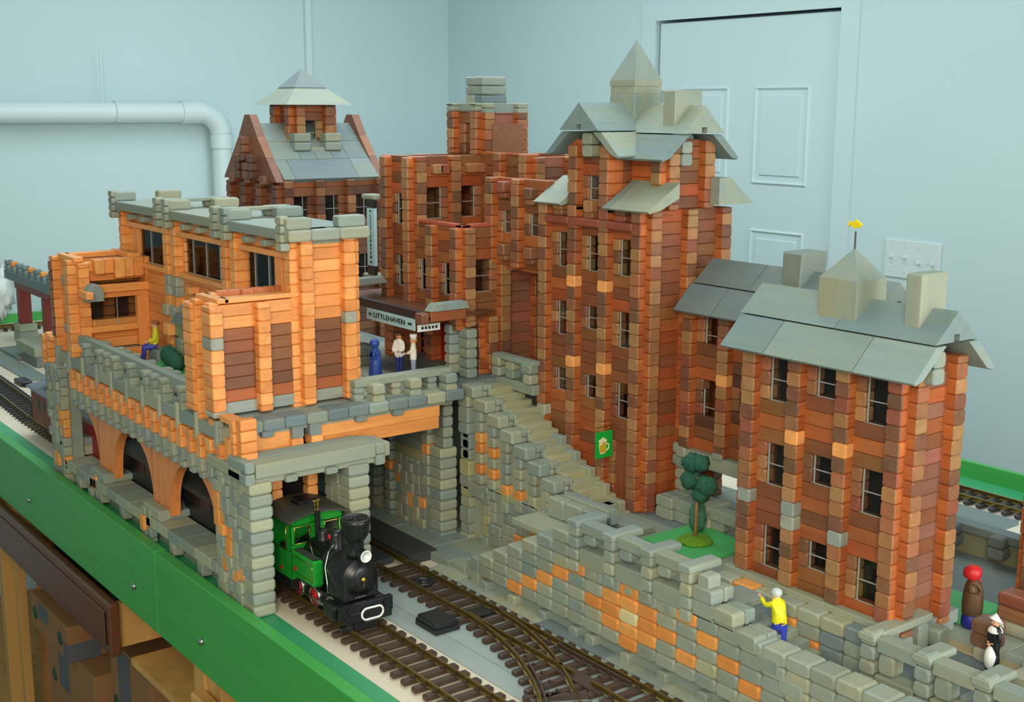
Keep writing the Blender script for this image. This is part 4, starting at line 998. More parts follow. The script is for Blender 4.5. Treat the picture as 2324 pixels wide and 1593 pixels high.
SLME = sleeper_mesh().mesh('sleeper'); SLMB = SLME.copy(); SLME.materials.append(TIE); SLMB.materials.append(TIEB)
def put_sleeper(root, me, x, y, ang, length=1.0):
    o = bpy.data.objects.new('sleeper', me); COL.objects.link(o); o.parent = root
    o.location = Vector((x, y, 0.0017))-Vector(root.location); o.rotation_euler = (0, 0, ang); o.scale = (1, length, 1)
def track(label, pts, me=SLME, pitch=.0264, name='railway_track', rails=True, group=None, z=0, xmin=-9):
    root = thing(name, (pts[0][0], pts[0][1], 0), label, 'railway track', group)
    acc = pitch/2
    for i in range(len(pts)-1):
        a, b = Vector(pts[i]), Vector(pts[i+1]); L = (b-a).length; t = (b-a)/L; ang = math.atan2(t.y, t.x)
        while acc < L: p = a+t*acc; (put_sleeper(root, me, p.x, p.y, ang) if not (-2.31 < p.x < -1.645 and p.y > .96) else None); acc += pitch
        acc -= L
    for s in (-1, 1):
        mb = MB(); railprof(mb, offset(pts, s*.0235)); mb.build('rail', BRASS, root)
    return root
def nY(x): return .842+(-1.0-x)*.0055
track('near railway track beside the green board, carrying the green engine', [(-1.75+.0, nY(-1.75)), (-.55, nY(-.55))])
track('near railway track running under the orange arches', [(-2.98, nY(-2.98)), (-1.76, nY(-1.76))])
track('railway track at the far left with black sleepers and points beyond the red wagon', [(-4.35, .895), (-3.5, .872), (-2.99, nY(-2.99))], SLMB)
track('second railway track beside the ribbed platform, under the terrace', [(-3.0, 1.0), (-2.3, 1.008), (-1.50, 1.012)])
# railway points (turnout)
tn = thing('railway_points', (-1.49, 1.012, 0), 'railway points with curved and straight rails in front of the stone wall', 'railway track')
CY = 1.012; S0 = -1.43; R = .60
def div(s): # centre line of the diverging route
    if s <= 0: return (S0+s, CY)
    a = s/R; return (S0+R*math.sin(a), CY-R*(1-math.cos(a)))
x = -1.485
while x < -.9:
    s = x-S0; ext = 0
    if s > .06:
        dv = min((x-S0)**2/(2*R), .12); y0 = CY-.043-dv*.98; y1 = CY+.043
        if dv < .075:
            o = bpy.data.objects.new('sleeper', SLME); COL.objects.link(o); o.parent = tn; o.location = Vector((x, (y0+y1)/2, .0017))-Vector(tn.location); o.scale = (1, (y1-y0)/.086, 1); o.rotation_euler = (0, 0, -.04)
        else:
            put_sleeper(tn, SLME, x, CY, 0)
    else: put_sleeper(tn, SLME, x, CY, 0)
    x += .0264
for k in range(9):
    s = .305+k*.0264; c = div(s); put_sleeper(tn, SLME, c[0], c[1], -s/R)
def seg(f, a, b, n=14): return [f(a+(b-a)*i/n) for i in range(n+1)]
def rl(pts, nm='rail'): mb = MB(); railprof(mb, pts); mb.build(nm, BRASS, tn)
rl([(-1.495, CY+.0235), (-.75, CY+.0235)]); 
dl = lambda o: (lambda s: offset([div(s-.002), div(s), div(s+.002)], o)[1])
rl([(-1.495, CY-.0235)]+seg(dl(-.0235), 0, .52, 26))                                  # outer curved stock rail
rl([(S0+.02, CY-.0235+.004), (S0+.06, CY-.0235+.001), (-1.165, CY-.0235)], 'point_blade'); rl([(-1.13, CY-.0235), (-.75, CY-.0235)])
rl([(S0+.045, CY+.0235-.004)]+seg(dl(.0235), .08, .30, 10), 'point_blade'); rl(seg(dl(.0235), .335, .52, 10))
mb = MB(); mb.box(-1.19, -1.105, CY-.034, CY-.010, .0066, .0095, (1, 1, 1)); 
for q in seg(dl(.0165), .27, .37, 5)[:-1]: pass
mb.build('frog', TIE, tn)
mb = MB(); railprof(mb, [(-1.25, CY+.018), (-1.235, CY+.0165), (-1.12, CY+.0165), (-1.10, CY+.018)], .0066, .014); mb.build('guard_rail', TIE, tn)
mb = MB(); railprof(mb, seg(dl(-.0165), .22, .36, 6), .0066, .014); mb.build('guard_rail', TIE, tn)
mb = MB(); mb.log(-1.425, -1.395, CY-.015, CY+.018, .007, .0095, (1, 1, 1), 'x', .001); mb.build('cover_plate', BLK, tn)
# point motor boxes
def motor(x, y, label, ang=0):
    t = thing('point_motor', (x, y, .0016), label, 'track motor'); z = .0016
    mb = MB(); mb.log(x-.025, x+.025, y-.019, y+.019, z+.006, z+.016, (1, 1, 1), 'x', .002, .002); mb.build('cover', BLK, t)
    mb = MB(); mb.log(x-.027, x+.029, y-.021, y+.021, z, z+.007, (1, 1, 1), 'x', .001)
    for dy in (-.012, .008): mb.log(x-.034+.0, x-.025, y+dy-.004, y+dy+.003, z, z+.007, (1, 1, 1), 'x', .002); 
    mb.cyl((x+.005, y-.002, z+.0158), (x+.005, y-.002, z+.0164), .003, n=10, col=(.3, .3, .3)); mb.build('base', BLK, t)
motor(-1.418, .942, 'black point motor box beside the railway points')
mb = MB(); mb.lathe([(.0001, .0), (.016, 0), (.017, .004), (.012, .0048), (.011, .003), (.006, .003), (.005, .0045), (.0001, .0045)], (-1.555, 1.008, .0085), (0, 0, 1), 26, (1, 1, 1)); mb.solo('round_magnet', BLK, (-1.555, 1.008, .0085), 'round black cap lying between the rails in front of the platform', 'cap')
mb = MB(); mb.log(-3.46, -3.39, .925, .955, 0.0, .014, (1, 1, 1), 'x', .003, .003); mb.log(-3.47, -3.38, .930, .950, 0, .006, (1, 1, 1), 'x', .002); mb.solo('point_motor', BLK, (-3.42, .94, 0), 'black point motor box at the far left of the table', 'track motor')
# far tracks
track('straight railway track along the back right edge of the table', [(-2.2, 2.105), (-.2, 2.105)], SLMB)
track('curved railway track across the far left end of the table', [(-4.33+.30*(1-math.cos(a)), .95+.9*math.sin(a)*1.0) for a in [k*.1 for k in range(-1, 12)]], SLMB)

# ================================================================= cellar things under the table
dr = thing('open_drawer', (-2.5, .70, -.24), 'open walnut-fronted drawer sticking out under the green board', 'drawer')
part('drawer_front', (-2.86, -2.115, .700, .719, -.24, -.139), DARKW, dr, 'x', .004)
mb = MB(); mb.log(-2.84, -2.135, .697, .7, -.222, -.157, (1, 1, 1), 'x', .002); mb.build('front_panel', DARKW, dr)
part('drawer_side', (-2.155, -2.14, .719, 1.1, -.235, -.150), PINE, dr); part('drawer_side', (-2.84, -2.825, .719, 1.1, -.235, -.150), PINE, dr); part('drawer_bottom', (-2.825, -2.155, .719, 1.1, -.235, -.228), PINE, dr)
mb = MB(); mb.log(-2.6, -2.25, .75, 1.05, -.227, -.17, lin((60, 64, 70)), 'x', .003); mb.solo('dark_tray', STAIN, (-2.4, .9, -.227), 'dark tray of papers inside the open drawer', 'tray')
d2 = thing('closed_drawer', (-3.3, .70, -.24), 'second walnut drawer front further left under the green board', 'drawer')
part('drawer_front', (-3.7, -2.875, .700, .719, -.24, -.139), DARKW, d2, 'x', .004); part('drawer_box', (-3.68, -2.9, .719, 1.1, -.235, -.16), PINE, d2)
mb = MB(); mb.box(-2.115, -1.2, .735, 1.3, -.262, -.248, (1, 1, 1)); mb.solo('shelf_board', PINE, (-1.7, 1.0, -.262), 'pale plywood shelf board behind the timber post', 'shelf')
mb = MB(); mb.box(-3.9, -1.2, 1.35, 1.37, FZ, -.13, (1, 1, 1)); mb.solo('backing_sheet', PLY, (-2.5, 1.36, FZ), 'knotty brown plywood panel standing behind the boxes under the table', 'panel')
mb = MB(); mb.log(-3.02, -2.99, .74, .77, FZ, -.13, (1, 1, 1), 'z', .002); mb.log(-2.965, -2.94, .76, .78, FZ, -.13, lin((120, 70, 44)), 'z'); mb.solo('timber_upright', PINE, (-3.0, .76, FZ), 'timber upright at the left frame edge under the drawers', 'post')
mb = MB(); mb.box(-2.93, -2.80, .80, .815, FZ, -.25, (1, 1, 1)); mb.solo('plywood_gusset', PLY, (-2.87, .81, FZ), 'narrow knotted plywood strip left of the cardboard box', 'panel')
TAPE = mat('grey duct tape', (92, 98, 104), .4, var=.05, scale=200); INK = mat('green printing ink', (38, 84, 56), .7)
def carton(x0, x1, y0, y1, z0, z1, label):
    t = thing('cardboard_box', ((x0+x1)/2, (y0+y1)/2, z0), label, 'box', None)
    part('carton', (x0, x1, y0, y1, z0, z1), CARD, t, 'x', .002)
    mb = MB(); xm = x0+(x1-x0)*.35
    mb.box(xm-.035, xm+.035, y0-.0008, y0, z0+(z1-z0)*.45, z1-.004, (1, 1, 1)); mb.box(x1-.03, x1+.0008, y0-.001, y0, z0-.0, z0+.04, (1, 1, 1)); mb.box(x1, x1+.001, y0, y0+.07, z0, z0+.04, (1, 1, 1)); mb.build_each('tape', TAPE, t)
    mb = MB()
    for q in (.12, .80): mb.lathe([(.0001, 0), (.016, 0), (.016, .0006), (.0001, .0006)], (x0+(x1-x0)*q, y0-.0001, (z0+z1)/2), (0, -1, 0), 18, (1, 1, 1))
    mb.build_each('printed_mark', INK, t)
carton(-2.80, -2.545, .75, 1.0, -.425, -.345, 'flat cardboard box with grey tape, topmost of the stack under the drawers')
carton(-2.76, -2.45, .77, 1.05, -.62, -.427, 'larger cardboard box underneath the taped flat one')
carton(-2.43, -2.20, .80, 1.05, -.60, -.34, 'cardboard box with blue tape hanging over, just left of the shelf')
carton(-2.42, -2.0, .76, .80, -.78, -.56, 'low cardboard box at the bottom edge, below the shelf')
mb = MB(); mb.box(-3.95, -1.2, .76, 1.34, -.80, -.785, (1, 1, 1)); mb.solo('lower_shelf', PINE, (-2.5, 1.0, -.80), 'low shelf carrying the cardboard boxes', 'shelf')
mb = MB(); mb.log(-1.86, -1.80, .700, .714, -.30, -.222, lin((170, 120, 66)), 'x', .004); mb.log(-1.87, -1.60, .76, 1.0, -.9, -.40, lin((84, 84, 86)), 'x', .01, .01)
o_ = mb; 
mb = MB(); mb.log(-1.75, -1.45, .80, 1.1, -.785, -.40, lin((96, 96, 98)), 'x', .01, .01); mb.solo('grey_tub', STAIN, (-1.6, .95, -.785), 'dark grey storage tub right of the timber post', 'tub')
# ================================================================= stone brick wall with ramp and balustrade
bw = thing('stone_wall', (-1.2, 1.09, 0), 'long grey block wall with scattered orange bricks and a balustrade above the points', 'wall')
WYF = 1.08; BW = .0362; BX0 = -1.436-2*BW; random.seed(21)
orange = {(2, 0), (3, 1), (4, 2), (5, 3), (6, 4), (7, 2), (8, 1), (8, 2), (8, 3), (9, 0), (9, 1), (9, 3), (9, 4), (10, 1), (10, 2), (10, 3), (11, 2), (12, 4), (13, 3), (14, 2), (15, 1), (16, 0), (12, 1)}
mb = MB()
def bcol(c, k):
    if (c, k) == (9, 2): return lin((232, 214, 166))
    return pick(OR) if (c, k) in orange else pick(GR)
TOPS = {0: 2, 1: 3, 2: 4, 3: 5, 4: 6, 5: 7}
for c in range(0, 24):
    x0 = BX0+c*BW
    n = TOPS.get(c, 5 if c < 13 else 5)
    if c in (6,): n = 5
    for k in range(n):
        if c > 13 and k > 6-(c-11): 
            pass
        mb.log(x0+.0002, x0+BW-.0002, WYF, WYF+.034, (1.02+k*1.0)*h, (2.0+k*1.0)*h, bcol(c, k), 'y', .0042, .003)
    mb.log(x0+.008, x0+.026, WYF-.004, WYF+.02, 0, .85*h, pick(GR), 'y', .004) if c % 2 == (c//7) % 2 else None
mb.box(BX0+.01, BX0+24*BW, WYF+.008, WYF+.03, 0, 1.05*h, GR[3])
for k in range(2): mb.log(BX0-.022, BX0-.001, WYF, WYF+.03, k*1.2*h, (k+1)*1.2*h, pick(PG), 'y', .003)
mb.log(BX0-.038, BX0-.022, WYF+.004, WYF+.05, .3*h, 1.9*h, PG[2], 'y', .003)
mb.build('brickwork', STAIN, bw)
mb = MB()
PX_ = [-1.275, -1.201, -1.127, -1.055]
for i, px_ in enumerate(PX_):
    z = 6.0
    while z < 9.6: mb.log(px_-.011, px_+.0095, WYF-.004, WYF+.02, z*h, (z+.9)*h, pick(GR), 'y', .004, .003); z += .93
    mb.log(px_-.0125, px_+.0105, WYF-.006, WYF+.052, 9.55*h, 10.1*h, pick(PG), 'y', .003)
    if i < 3:
        mb.log(px_+.012, px_+.036, WYF+.004, WYF+.026, 8.3*h, 9.2*h, pick(PG), 'y', .005, .003); mb.log(px_+.03, px_+.045, WYF-.001, WYF+.01, 6.0*h, 6.6*h, pick(GR), 'y', .004)
        mb.log(px_+.010, px_+.064, WYF+.002, WYF+.024, 9.2*h, 10.0*h, pick(PG), 'x', .001); mb.log(px_+.010, px_+.064, WYF-.001, WYF+.024, 6.7*h, 8.0*h, pick(PG), 'x', .001)
mb.log(PX_[3]+.014, PX_[3]+.034, WYF+.004, WYF+.026, 8.6*h, 9.7*h, pick(GR), 'y', .004); mb.log(PX_[3]+.014, PX_[3]+.034, WYF+.004, WYF+.026, 7.6*h, 8.55*h, pick(GR), 'y', .004)
_b = mb.build('balustrade', STAIN, bw); _b.location.z -= .75*h
# plaza
pz = thing('stone_plaza', (-1.25, 1.18, 0), 'raised grey paved square with the green lawn, between wall and brown houses', 'paving')
random.seed(5)
mb = MB(); y = 1.108
while y < 1.44:
    y1 = y+.055; x = -1.46+(0 if y < 1.2 else .0)
    while x < -1.02: 
        x1 = x+random.choice((.075, .11)); 
        mb.log(x+.0005, x1-.0005, y+.0004, y1-.0004, 6.0*h, 6.5*h, pick(PG+SL[:1]), 'x', .0008, .0008); x = x1
    y = y1
mb.build('paving', STAIN, pz)
mb = MB(); mb.box(-1.29, -.86, 1.116, 1.45, .5, 6.0*h, GR[1]) if False else mb.box(-1.28, -1.06, 1.12, 1.17, 0.001, 6.0*h, GR[1]); mb.build('core', STAIN, pz)
# ================================================================= main stair
ms = thing('stone_staircase', (-1.55, 1.2, 0), 'long grey block staircase with stepped parapet climbing left beside the tall brown tower', 'stairs')
SYF = 1.18; random.seed(31)
osp = {0: (12, 10, 8), 1: (10, 8), 2: (9.6, 7.6), 3: (7,), 4: (6.5,), 5: ()}
for k in range(8):
    x0 = -1.697+.0363*k; top = 15-k
    mb = MB()
    mb.log(x0+.0002, x0+.0363-.0006, SYF-.001, SYF+.022, (top-1.1)*h, top*h, pick(GR), 'y', .0035, .003)
    mb.log(x0+.002, x0+.0363-.0006, SYF+.0222, SYF+.032, (top-.55)*h, top*h, pick(PG), 'y', .003, .001); mb.log(x0+.004, x0+.034, SYF+.0222, SYF+.031, (top-1.1)*h, (top-.57)*h, pick(GR), 'y', .003)
    mb.log(x0+.001, x0+.0363, SYF+.0322, SYF+.038, (top-1.1)*h, (top-.02)*h, pick(PG), 'y', .003)
    mb.build('parapet_cap', STAIN, ms)
mb = MB()
for k in range(8):
    x0 = -1.697+.0363*k; top = 15-k-1.1; z = top; j = 0
    if k < 6:
        while z > 5.2:
            z0 = max(z-.97, 4.6); oc = any(abs((z+z0)/2-q) < .5 for q in osp.get(k, ()))
            mb.log(x0+.003, x0+.0215, SYF, SYF+.018, z0*h, (z-.02)*h, pick(OR) if oc else pick(GR), 'y', .004, .003); z = z0
        mb.box(x0+.001, x0+.0363, SYF+.012, SYF+.03, 0, top*h, GR[5])
    else:
        while z > 0: z0 = z-.97; mb.log(x0, x0+.018, SYF, SYF+.02, max(0, z0)*h, z*h, pick(GR), 'y', .004); mb.log(x0+.018, x0+.036, SYF+.003, SYF+.02, max(0, z0-.4)*h, (z-.4)*h, pick(GR), 'y', .004); z = z0
mb.build('parapet_pier', STAIN, ms)
mb = MB()
mosaic(mb, 'x', -1.70, -1.672, SYF, 0, 14*h, -1, pal=GR+[lin((178, 174, 130))]); mosaic(mb, 'x', -1.637, -1.40, SYF+.002, 0, 6.2*h, -1, pal=GR+[lin((178, 174, 130))], spots=((5, 2.5), (7, 3.6), (9, 4.2), (11, 5.3)))
mb.log(-1.676, -1.634, SYF-.002, SYF+.02, 4.9*h, 6.1*h, PG[2], 'x', .001)
for k in range(5): mb.log(-1.672, -1.64, SYF+.035, SYF+.05, k*h, (k+.97)*h, pick(GR), 'x', .003)
mb.box(-1.672, -1.634, SYF+.05, SYF+.06, 0, 6*h, GR[1]); mb.box(-1.70, -1.672, SYF+.01, SYF+.03, 0.001, 13.5*h, GR[1])
mb.build('base_wall', STAIN, ms)
random.seed(8)
for k in range(10):
    for s in (0, .5):
        x0 = -1.70+.0363*(k+s); top = 14.6-k-s
        if top < 6.6: continue
        mb = MB(); mb.log(x0, x0+.04, SYF+.036, Y(0)-1.0*u, (top-.6)*h, top*h, pick([lin((176, 170, 140)), lin((166, 164, 140))]), 'y', .001); mb.build('tread', STAIN, ms)
mb = MB(); mb.add([(-1.70, SYF+.05, 0), (-1.40, SYF+.05, 0), (-1.40, SYF+.05, 6*h), (-1.70, SYF+.05, 13.8*h), (-1.70, Y(0)-1.1*u, 0), (-1.40, Y(0)-1.1*u, 0), (-1.40, Y(0)-1.1*u, 6*h), (-1.70, Y(0)-1.1*u, 13.8*h)], [(0, 1, 2, 3), (7, 6, 5, 4), (0, 3, 7, 4), (3, 2, 6, 7), (1, 5, 6, 2)], GR[0]); mb.build('core', STAIN, ms)
mb = MB()   # stepped wall on the tower side
for k in range(3, 9):
    x0 = -1.668+.0363*k; top = 14.3-k*.98
    for q in range(2): mb.log(x0, x0+.0358, Y(0)-2.0*u, Y(0)-1.3*u, (top-1-q)*h, (top-q)*h-.0003, pick(GR), 'y', .002)
mb.build('side_parapet', STAIN, ms)
mb = MB()   # little balustrade at the stair head
yb = Y(0)-1.6*u
for q0 in (-1.70, -1.612):
    for k in range(2): mb.log(q0-.011, q0+.011, yb-.012, yb+.008, (15.2+k*.93)*h, (16.1+k*.93)*h, pick(GR), 'y', .004, .003)
for k in range(2): mb.log(-1.678, -1.656, yb-.006, yb+.012, (15.2+k*.8)*h, (16+k*.8)*h, pick(GR), 'y', .004)
mb.log(-1.712, -1.598, yb-.010, yb+.010, 16.9*h, 17.3*h, PG[0], 'x', .001); mb.log(-1.72, -1.60, yb-.006, yb+.012, 14.2*h, 15.15*h, GR[1], 'x', .002)
mb.build_each('balustrade_block', STAIN, ms)
mb = MB()   # parapet blocks at the foot
for q in range(3): mb.log(-1.435+.040*q, -1.396+.040*q, 1.158, 1.178, 6.5*h, 8.2*h, pick(GR), 'y', .004, .003)
mb.log(-1.42, -1.32, 1.178, 1.187, 7.6*h, 8.3*h, PG[2], 'x', .001); mb.log(-1.432, -1.318, 1.187, 1.20, 7.0*h, 8.3*h, PG[1], 'x', .002); 
mb.log(-1.41, -1.28, 1.205, 1.24, 6.5*h, 7.0*h, PG[0], 'x', .002)
mb.build_each('foot_block', STAIN, ms)
mb = MB(); mb.log(-1.455, -1.39, 1.245, 1.268, 6.5*h, 7.1*h, PG[1], 'x', .002); mb.build('doorstep', STAIN, ms)
# planter block beside the tower
pb = thing('stone_block_seat', (-1.30, 1.32, 6.5*h), 'stack of four big grey blocks against the tower beside the dark green bush', 'blocks')
for q in range(2):
    z0 = 6.5+q*.95
    for (y0, y1) in ((1.292, 1.304), (1.3045, 1.325), (1.3255, 1.352)):
        mb = MB(); mb.log(-1.335, -1.30, y0, y1, z0*h, (z0+.93)*h, pick(PG), 'y', .003, .002); mb.build('block', STAIN, pb)
mb = MB(); mb.log(-1.30, -1.265, 1.298, 1.352, 6.5*h, 7.42*h, pick(PG), 'y', .003, .002); mb.build('block', STAIN, pb); mb = MB(); mb.log(-1.30, -1.265, 1.298, 1.352, 7.43*h, 8.4*h, pick(PG), 'y', .003, .002); mb.build('block', STAIN, pb)
# low balustrade between tree and right house
lb = thing('low_balustrade', (-1.18, 1.31, 6.5*h), 'low grey balustrade behind the lawn, reaching the right-hand brown house', 'balustrade')
mb = MB()
for q0 in (-1.245, -1.17): 
    for k in range(1): mb.log(q0-.011, q0+.011, 1.305, 1.33, 6.5*h, 8.0*h, pick(GR), 'y', .004, .003)
    mb.log(q0-.013, q0+.013, 1.295, 1.35, 8.0*h, 8.55*h, pick(PG), 'y', .003); mb.log(q0+.012, q0+.034, 1.31, 1.335, 6.5*h, 7.6*h, pick(GR), 'y', .005)
mb.log(-1.235, -1.09, 1.303, 1.325, 7.6*h, 8.5*h, PG[0], 'x', .001); mb.build_each('balustrade_block', STAIN, lb)
# floor of the passage behind
mb = MB(); mb.box(-1.36, -1.0, 1.44, 1.75, 5.6*h, 6.0*h, SL[0]); mb.box(-1.36, -1.0, 1.44, 1.47, 0.001, 5.6*h, SL[0]); mb.solo('rear_paving', STAIN, (-1.2, 1.6, 5.6*h), 'grey paving behind the passage under the recessed brown house', 'paving')

# ================================================================= plinth under the right house
pl = thing('house_plinth', (-.95, 1.19, 0), 'grey stone plinth with orange bricks under the right-hand brown house', 'wall')
mb = MB(); random.seed(41); x = -1.10; c = 0
po = {(1, 5), (3, 5), (3, 4), (4, 3), (5, 2), (6, 1), (7, 5), (2, 4), (8, 0)}
while x < -.835:
    for k in range(6): mb.log(x+.0002, min(x+.036, -.83)-.0002, 1.172, 1.205, (.95+k)*h, (1.93+k)*h, pick(OR) if (c, k) in {(1, 5), (3, 4), (4, 3), (5, 2), (6, 1), (7, 0)} else pick(GR+SL[:1]), 'y', .004, .003)
    x += .0362; c += 1
mb.box(-1.10, -.835, 1.19, 1.33, 0, 6*h, GR[1]); mb.log(-1.10, -.83, 1.192, 1.206, 6.9*h, 7.35*h, PG[2], 'x', .001)
mb.box(-1.10, -.83, 1.20, 1.33, 6*h, 6.9*h, PG[1])
mb.build('brickwork', STAIN, pl)
# ================================================================= front stair
fs = thing('front_staircase', (-.95, 1.1, 0), 'grey block steps going down right, with the man in yellow climbing them', 'stairs')
random.seed(51)
for k in range(8):
    x0 = -1.046+.0363*k; top = 8.15-.93*k
    mb = MB(); mb.log(x0, x0+.0358, WYF-.001, WYF+.022, (top-1.05)*h, top*h, pick(GR), 'y', .004, .003); mb.log(x0+.001, x0+.0355, WYF+.0222, WYF+.03, (top-1.05)*h, top*h, pick(PG), 'y', .002)
    mb.log(x0+.001, x0+.035, WYF+.0302, WYF+.04, (top-1.0)*h, (top-.06)*h, pick(GR), 'y', .003); mb.build('parapet_cap', STAIN, fs)
    if top > 1.4:
        mb = MB(); z = top-1.05
        while z > 5.9: mb.log(x0, x0+.0358, WYF+.001, WYF+.02, max(z-1, 5.9)*h, z*h, pick(GR), 'y', .003); z -= 1
        if mb.V: mb.build('parapet_block', STAIN, fs)
    for s in (0, .5):
        t = top-1.2-s*.93
        if t < .2: continue
        xs = x0+.0363*s; mb = MB(); mb.log(xs, xs+.045, WYF+.04, 1.170, max((t-.6), 0)*h, t*h, pick(PG), 'y', .001); mb.build('tread', STAIN, fs)
mb = MB(); mb.add([(-1.046, WYF+.036, 0), (-.80, WYF+.036, 0), (-.80, WYF+.036, .2*h), (-1.046, WYF+.036, 6.1*h), (-1.046, 1.170, 0), (-.80, 1.170, 0), (-.80, 1.170, .2*h), (-1.046, 1.170, 6.1*h)], [(0, 1, 2, 3), (7, 6, 5, 4), (0, 3, 7, 4), (3, 2, 6, 7), (1, 5, 6, 2)], GR[0]); mb.build('core', STAIN, fs)
# ================================================================= right terrace and its balustrade
rt_ = thing('corner_terrace', (-.75, 1.16, 0), 'pale grey balustraded terrace in the lower right corner', 'terrace')
random.seed(61)
TX = [-.832, -.758, -.684, -.610, -.536]
mb = MB()
for i, tx in enumerate(TX):
    z = 1.2
    while z < 8.6: mb.log(tx-.0105, tx+.0105, 1.150, 1.172, (z-1.2)*h, (z-.25)*h, pick(PG), 'y', .0045, .003); z += .98
    mb.log(tx-.012, tx+.012, 1.148, 1.200 if i else 1.16, 7.15*h, 7.65*h, pick(PG), 'y', .003)
    if i < 4:
        mb.log(tx+.011, tx+.064, 1.154, 1.174, 6.6*h, 7.5*h, pick(PG), 'x', .001); mb.log(tx+.011, tx+.064, 1.152, 1.176, 3.95*h, 5.1*h, PG[2], 'x', .001); mb.log(tx+.012, tx+.034, 1.156, 1.178, 5.15*h, 6.5*h, pick(PG), 'y', .005, .003); mb.log(tx+.012, tx+.030, 1.156, 1.178, 2.8*h, 3.9*h, pick(PG), 'y', .005)
        if i < 2: mb.log(tx+.06-.03, tx+.06, 1.156, 1.17, 2.8*h, 3.8*h, pick(OR), 'x', .003)
mb.log(-.842, -.820, 1.165, 1.262, 7.2*h, 7.7*h, PG[2], 'y', .001)
for y0 in (1.205, 1.235): mb.log(-.842, -.820, y0, y0+.02, 5.4*h, 7.15*h if y0 > 1.22 else 6.6*h, pick(PG), 'x', .004)
mb.log(-.838, -.81, 1.262, 1.285, 5.4*h, 6.6*h, pick(PG), 'x', .004)
mb.build('balustrade', STAIN, rt_)
mb = MB(); random.seed(62); y = 1.176
while y < 1.72:
    y1 = y+.05; x = -.845
    while x < -.42:
        x1 = x+random.choice((.06, .09, .12)); mb.log(x+.0005, x1-.0005, y+.0004, y1-.0004, 4.8*h, 5.4*h, pick(SL+PG), 'x', .0008, .0008); x = x1
    y = y1
mb.log(-.84, -.70, 1.275, 1.295, 5.4*h, 5.52*h, lin((180, 166, 132)), 'x'); mb.box(-.84, -.42, 1.18, 1.70, 0.001, 4.8*h, GR[1])
mb.build('paving', STAIN, rt_)
mb = MB()
for k in range(4): mb.log(-.70+.0*k, -.42, 1.20+.028*k, 1.23+.028*k+.002, (5.4+.0)*h, (5.4+.55*(k+1))*h, pick(PG), 'x', .001)
mb.build_each('terrace_step', STAIN, rt_)
bb = thing('brown_gate_blocks', (-.76, 1.29, 5.4*h), 'brown log blocks stacked behind the maid figure at the right edge', 'blocks')
random.seed(63)
mb = MB()
for k in range(2): mb.log(-.775, -.745, 1.268, 1.298, (6.3+k*.9)*h, (7.2+k*.9)*h, pick(BRE), 'y', .004, .003)
mb.log(-.77, -.745, 1.27, 1.30, 5.4*h, 6.3*h, pick(GR), 'y', .004); mb.build_each('block', WOOD, bb)
mb = MB()
for k in range(3): mb.log(-.80, -.72, 1.365, 1.395, (5.4+k*.95)*h, (6.32+k*.95)*h, pick(BRE if k else GR), 'x', .004, .003)
mb.build_each('block', WOOD, bb)
rb = thing('edge_toy_building', (-.80, 1.44, 6.5*h), 'brown log-block toy building cut off by the right frame edge', 'toy building')
mb = MB(); wall(mb, 'y', -.80, [1.455, 1.53, 1.605], 5.4, 26, -1, off=0); wall(mb, 'x', 1.455, [-.80, -.725, -.65], 5.4, 26, -1); mb.build('log_wall', WOOD, rb)
# blocks and lawns at the back right
random.seed(64)
for i, (x0, y0) in enumerate(((-1.22, 1.83), (-1.14, 1.835), (-1.06, 1.84), (-.98, 1.845))):
    mb = MB(); mb.log(x0, x0+.078, y0, y0+.05, 0, 1.9*h, pick(SL), 'x', .002)
    mb.solo('grey_retaining_block', STAIN, (x0, y0, 0), 'dark grey flat block in the row edging the back railway track', 'block', 'grey edging blocks by the back track')
mb = MB(); mb.box(-1.4, -.75, 1.66, 1.82, 0, .01, lin((176, 196, 172))); mb.solo('pale_green_board', STAIN, (-1.1, 1.74, 0), 'pale green board on the table behind the right-hand house', 'board')
fw_ = thing('far_parapet', (-.95, 1.60, 0), 'dark grey crenellated block parapet behind the red-scarfed figure', 'wall'); mb = MB()
mb.log(-1.12, -.86, 1.575, 1.60, 7.2*h, 7.9*h, SL[1], 'x', .002)
for q in (-1.08, -1.0, -.925, -.86): 
    for k in range(2): mb.log(q-.012, q+.012, 1.56, 1.585, (6.0+k*.95)*h, (6.9+k*.95)*h, jit(lin((104, 114, 118))), 'y', .005, .003)
mb.box(-1.12, -.84, 1.585, 1.60, 0.001, 7.2*h, lin((140, 138, 110))); mb.build('blocks', STAIN, fw_)
mb = MB(); mb.box(-1.12, -.847, 1.335, 1.70, 4.8*h, 5.39*h, SL[0]); mb.box(-1.12, -.86, 1.34, 1.56, 0.001, 4.8*h, GR[1]); mb.solo('side_yard_paving', STAIN, (-1.0, 1.45, 4.8*h), 'grey paved yard behind the right-hand house', 'paving')
for i, (x0, y0, a) in enumerate(((-1.10, 1.66, .5), (-1.085, 1.69, -.2), (-1.06, 1.64, .9))):
    mb = MB(); c_, s_ = math.cos(a), math.sin(a); L_, W_ = .03, .012
    P_ = [(x0+c_*p-s_*q, y0+s_*p+c_*q) for p, q in ((-L_, -W_), (L_, -W_), (L_, W_), (-L_, W_))]
    mb.prism(P_, .010+.008*i, .0175+.008*i, 'z', jit(lin((206, 140, 100)))); mb.solo('loose_board', WOOD, (x0, y0, .01+.008*i), 'loose flat reddish wooden piece in the heap on the pale green board', 'wood piece', 'loose reddish wood pieces')

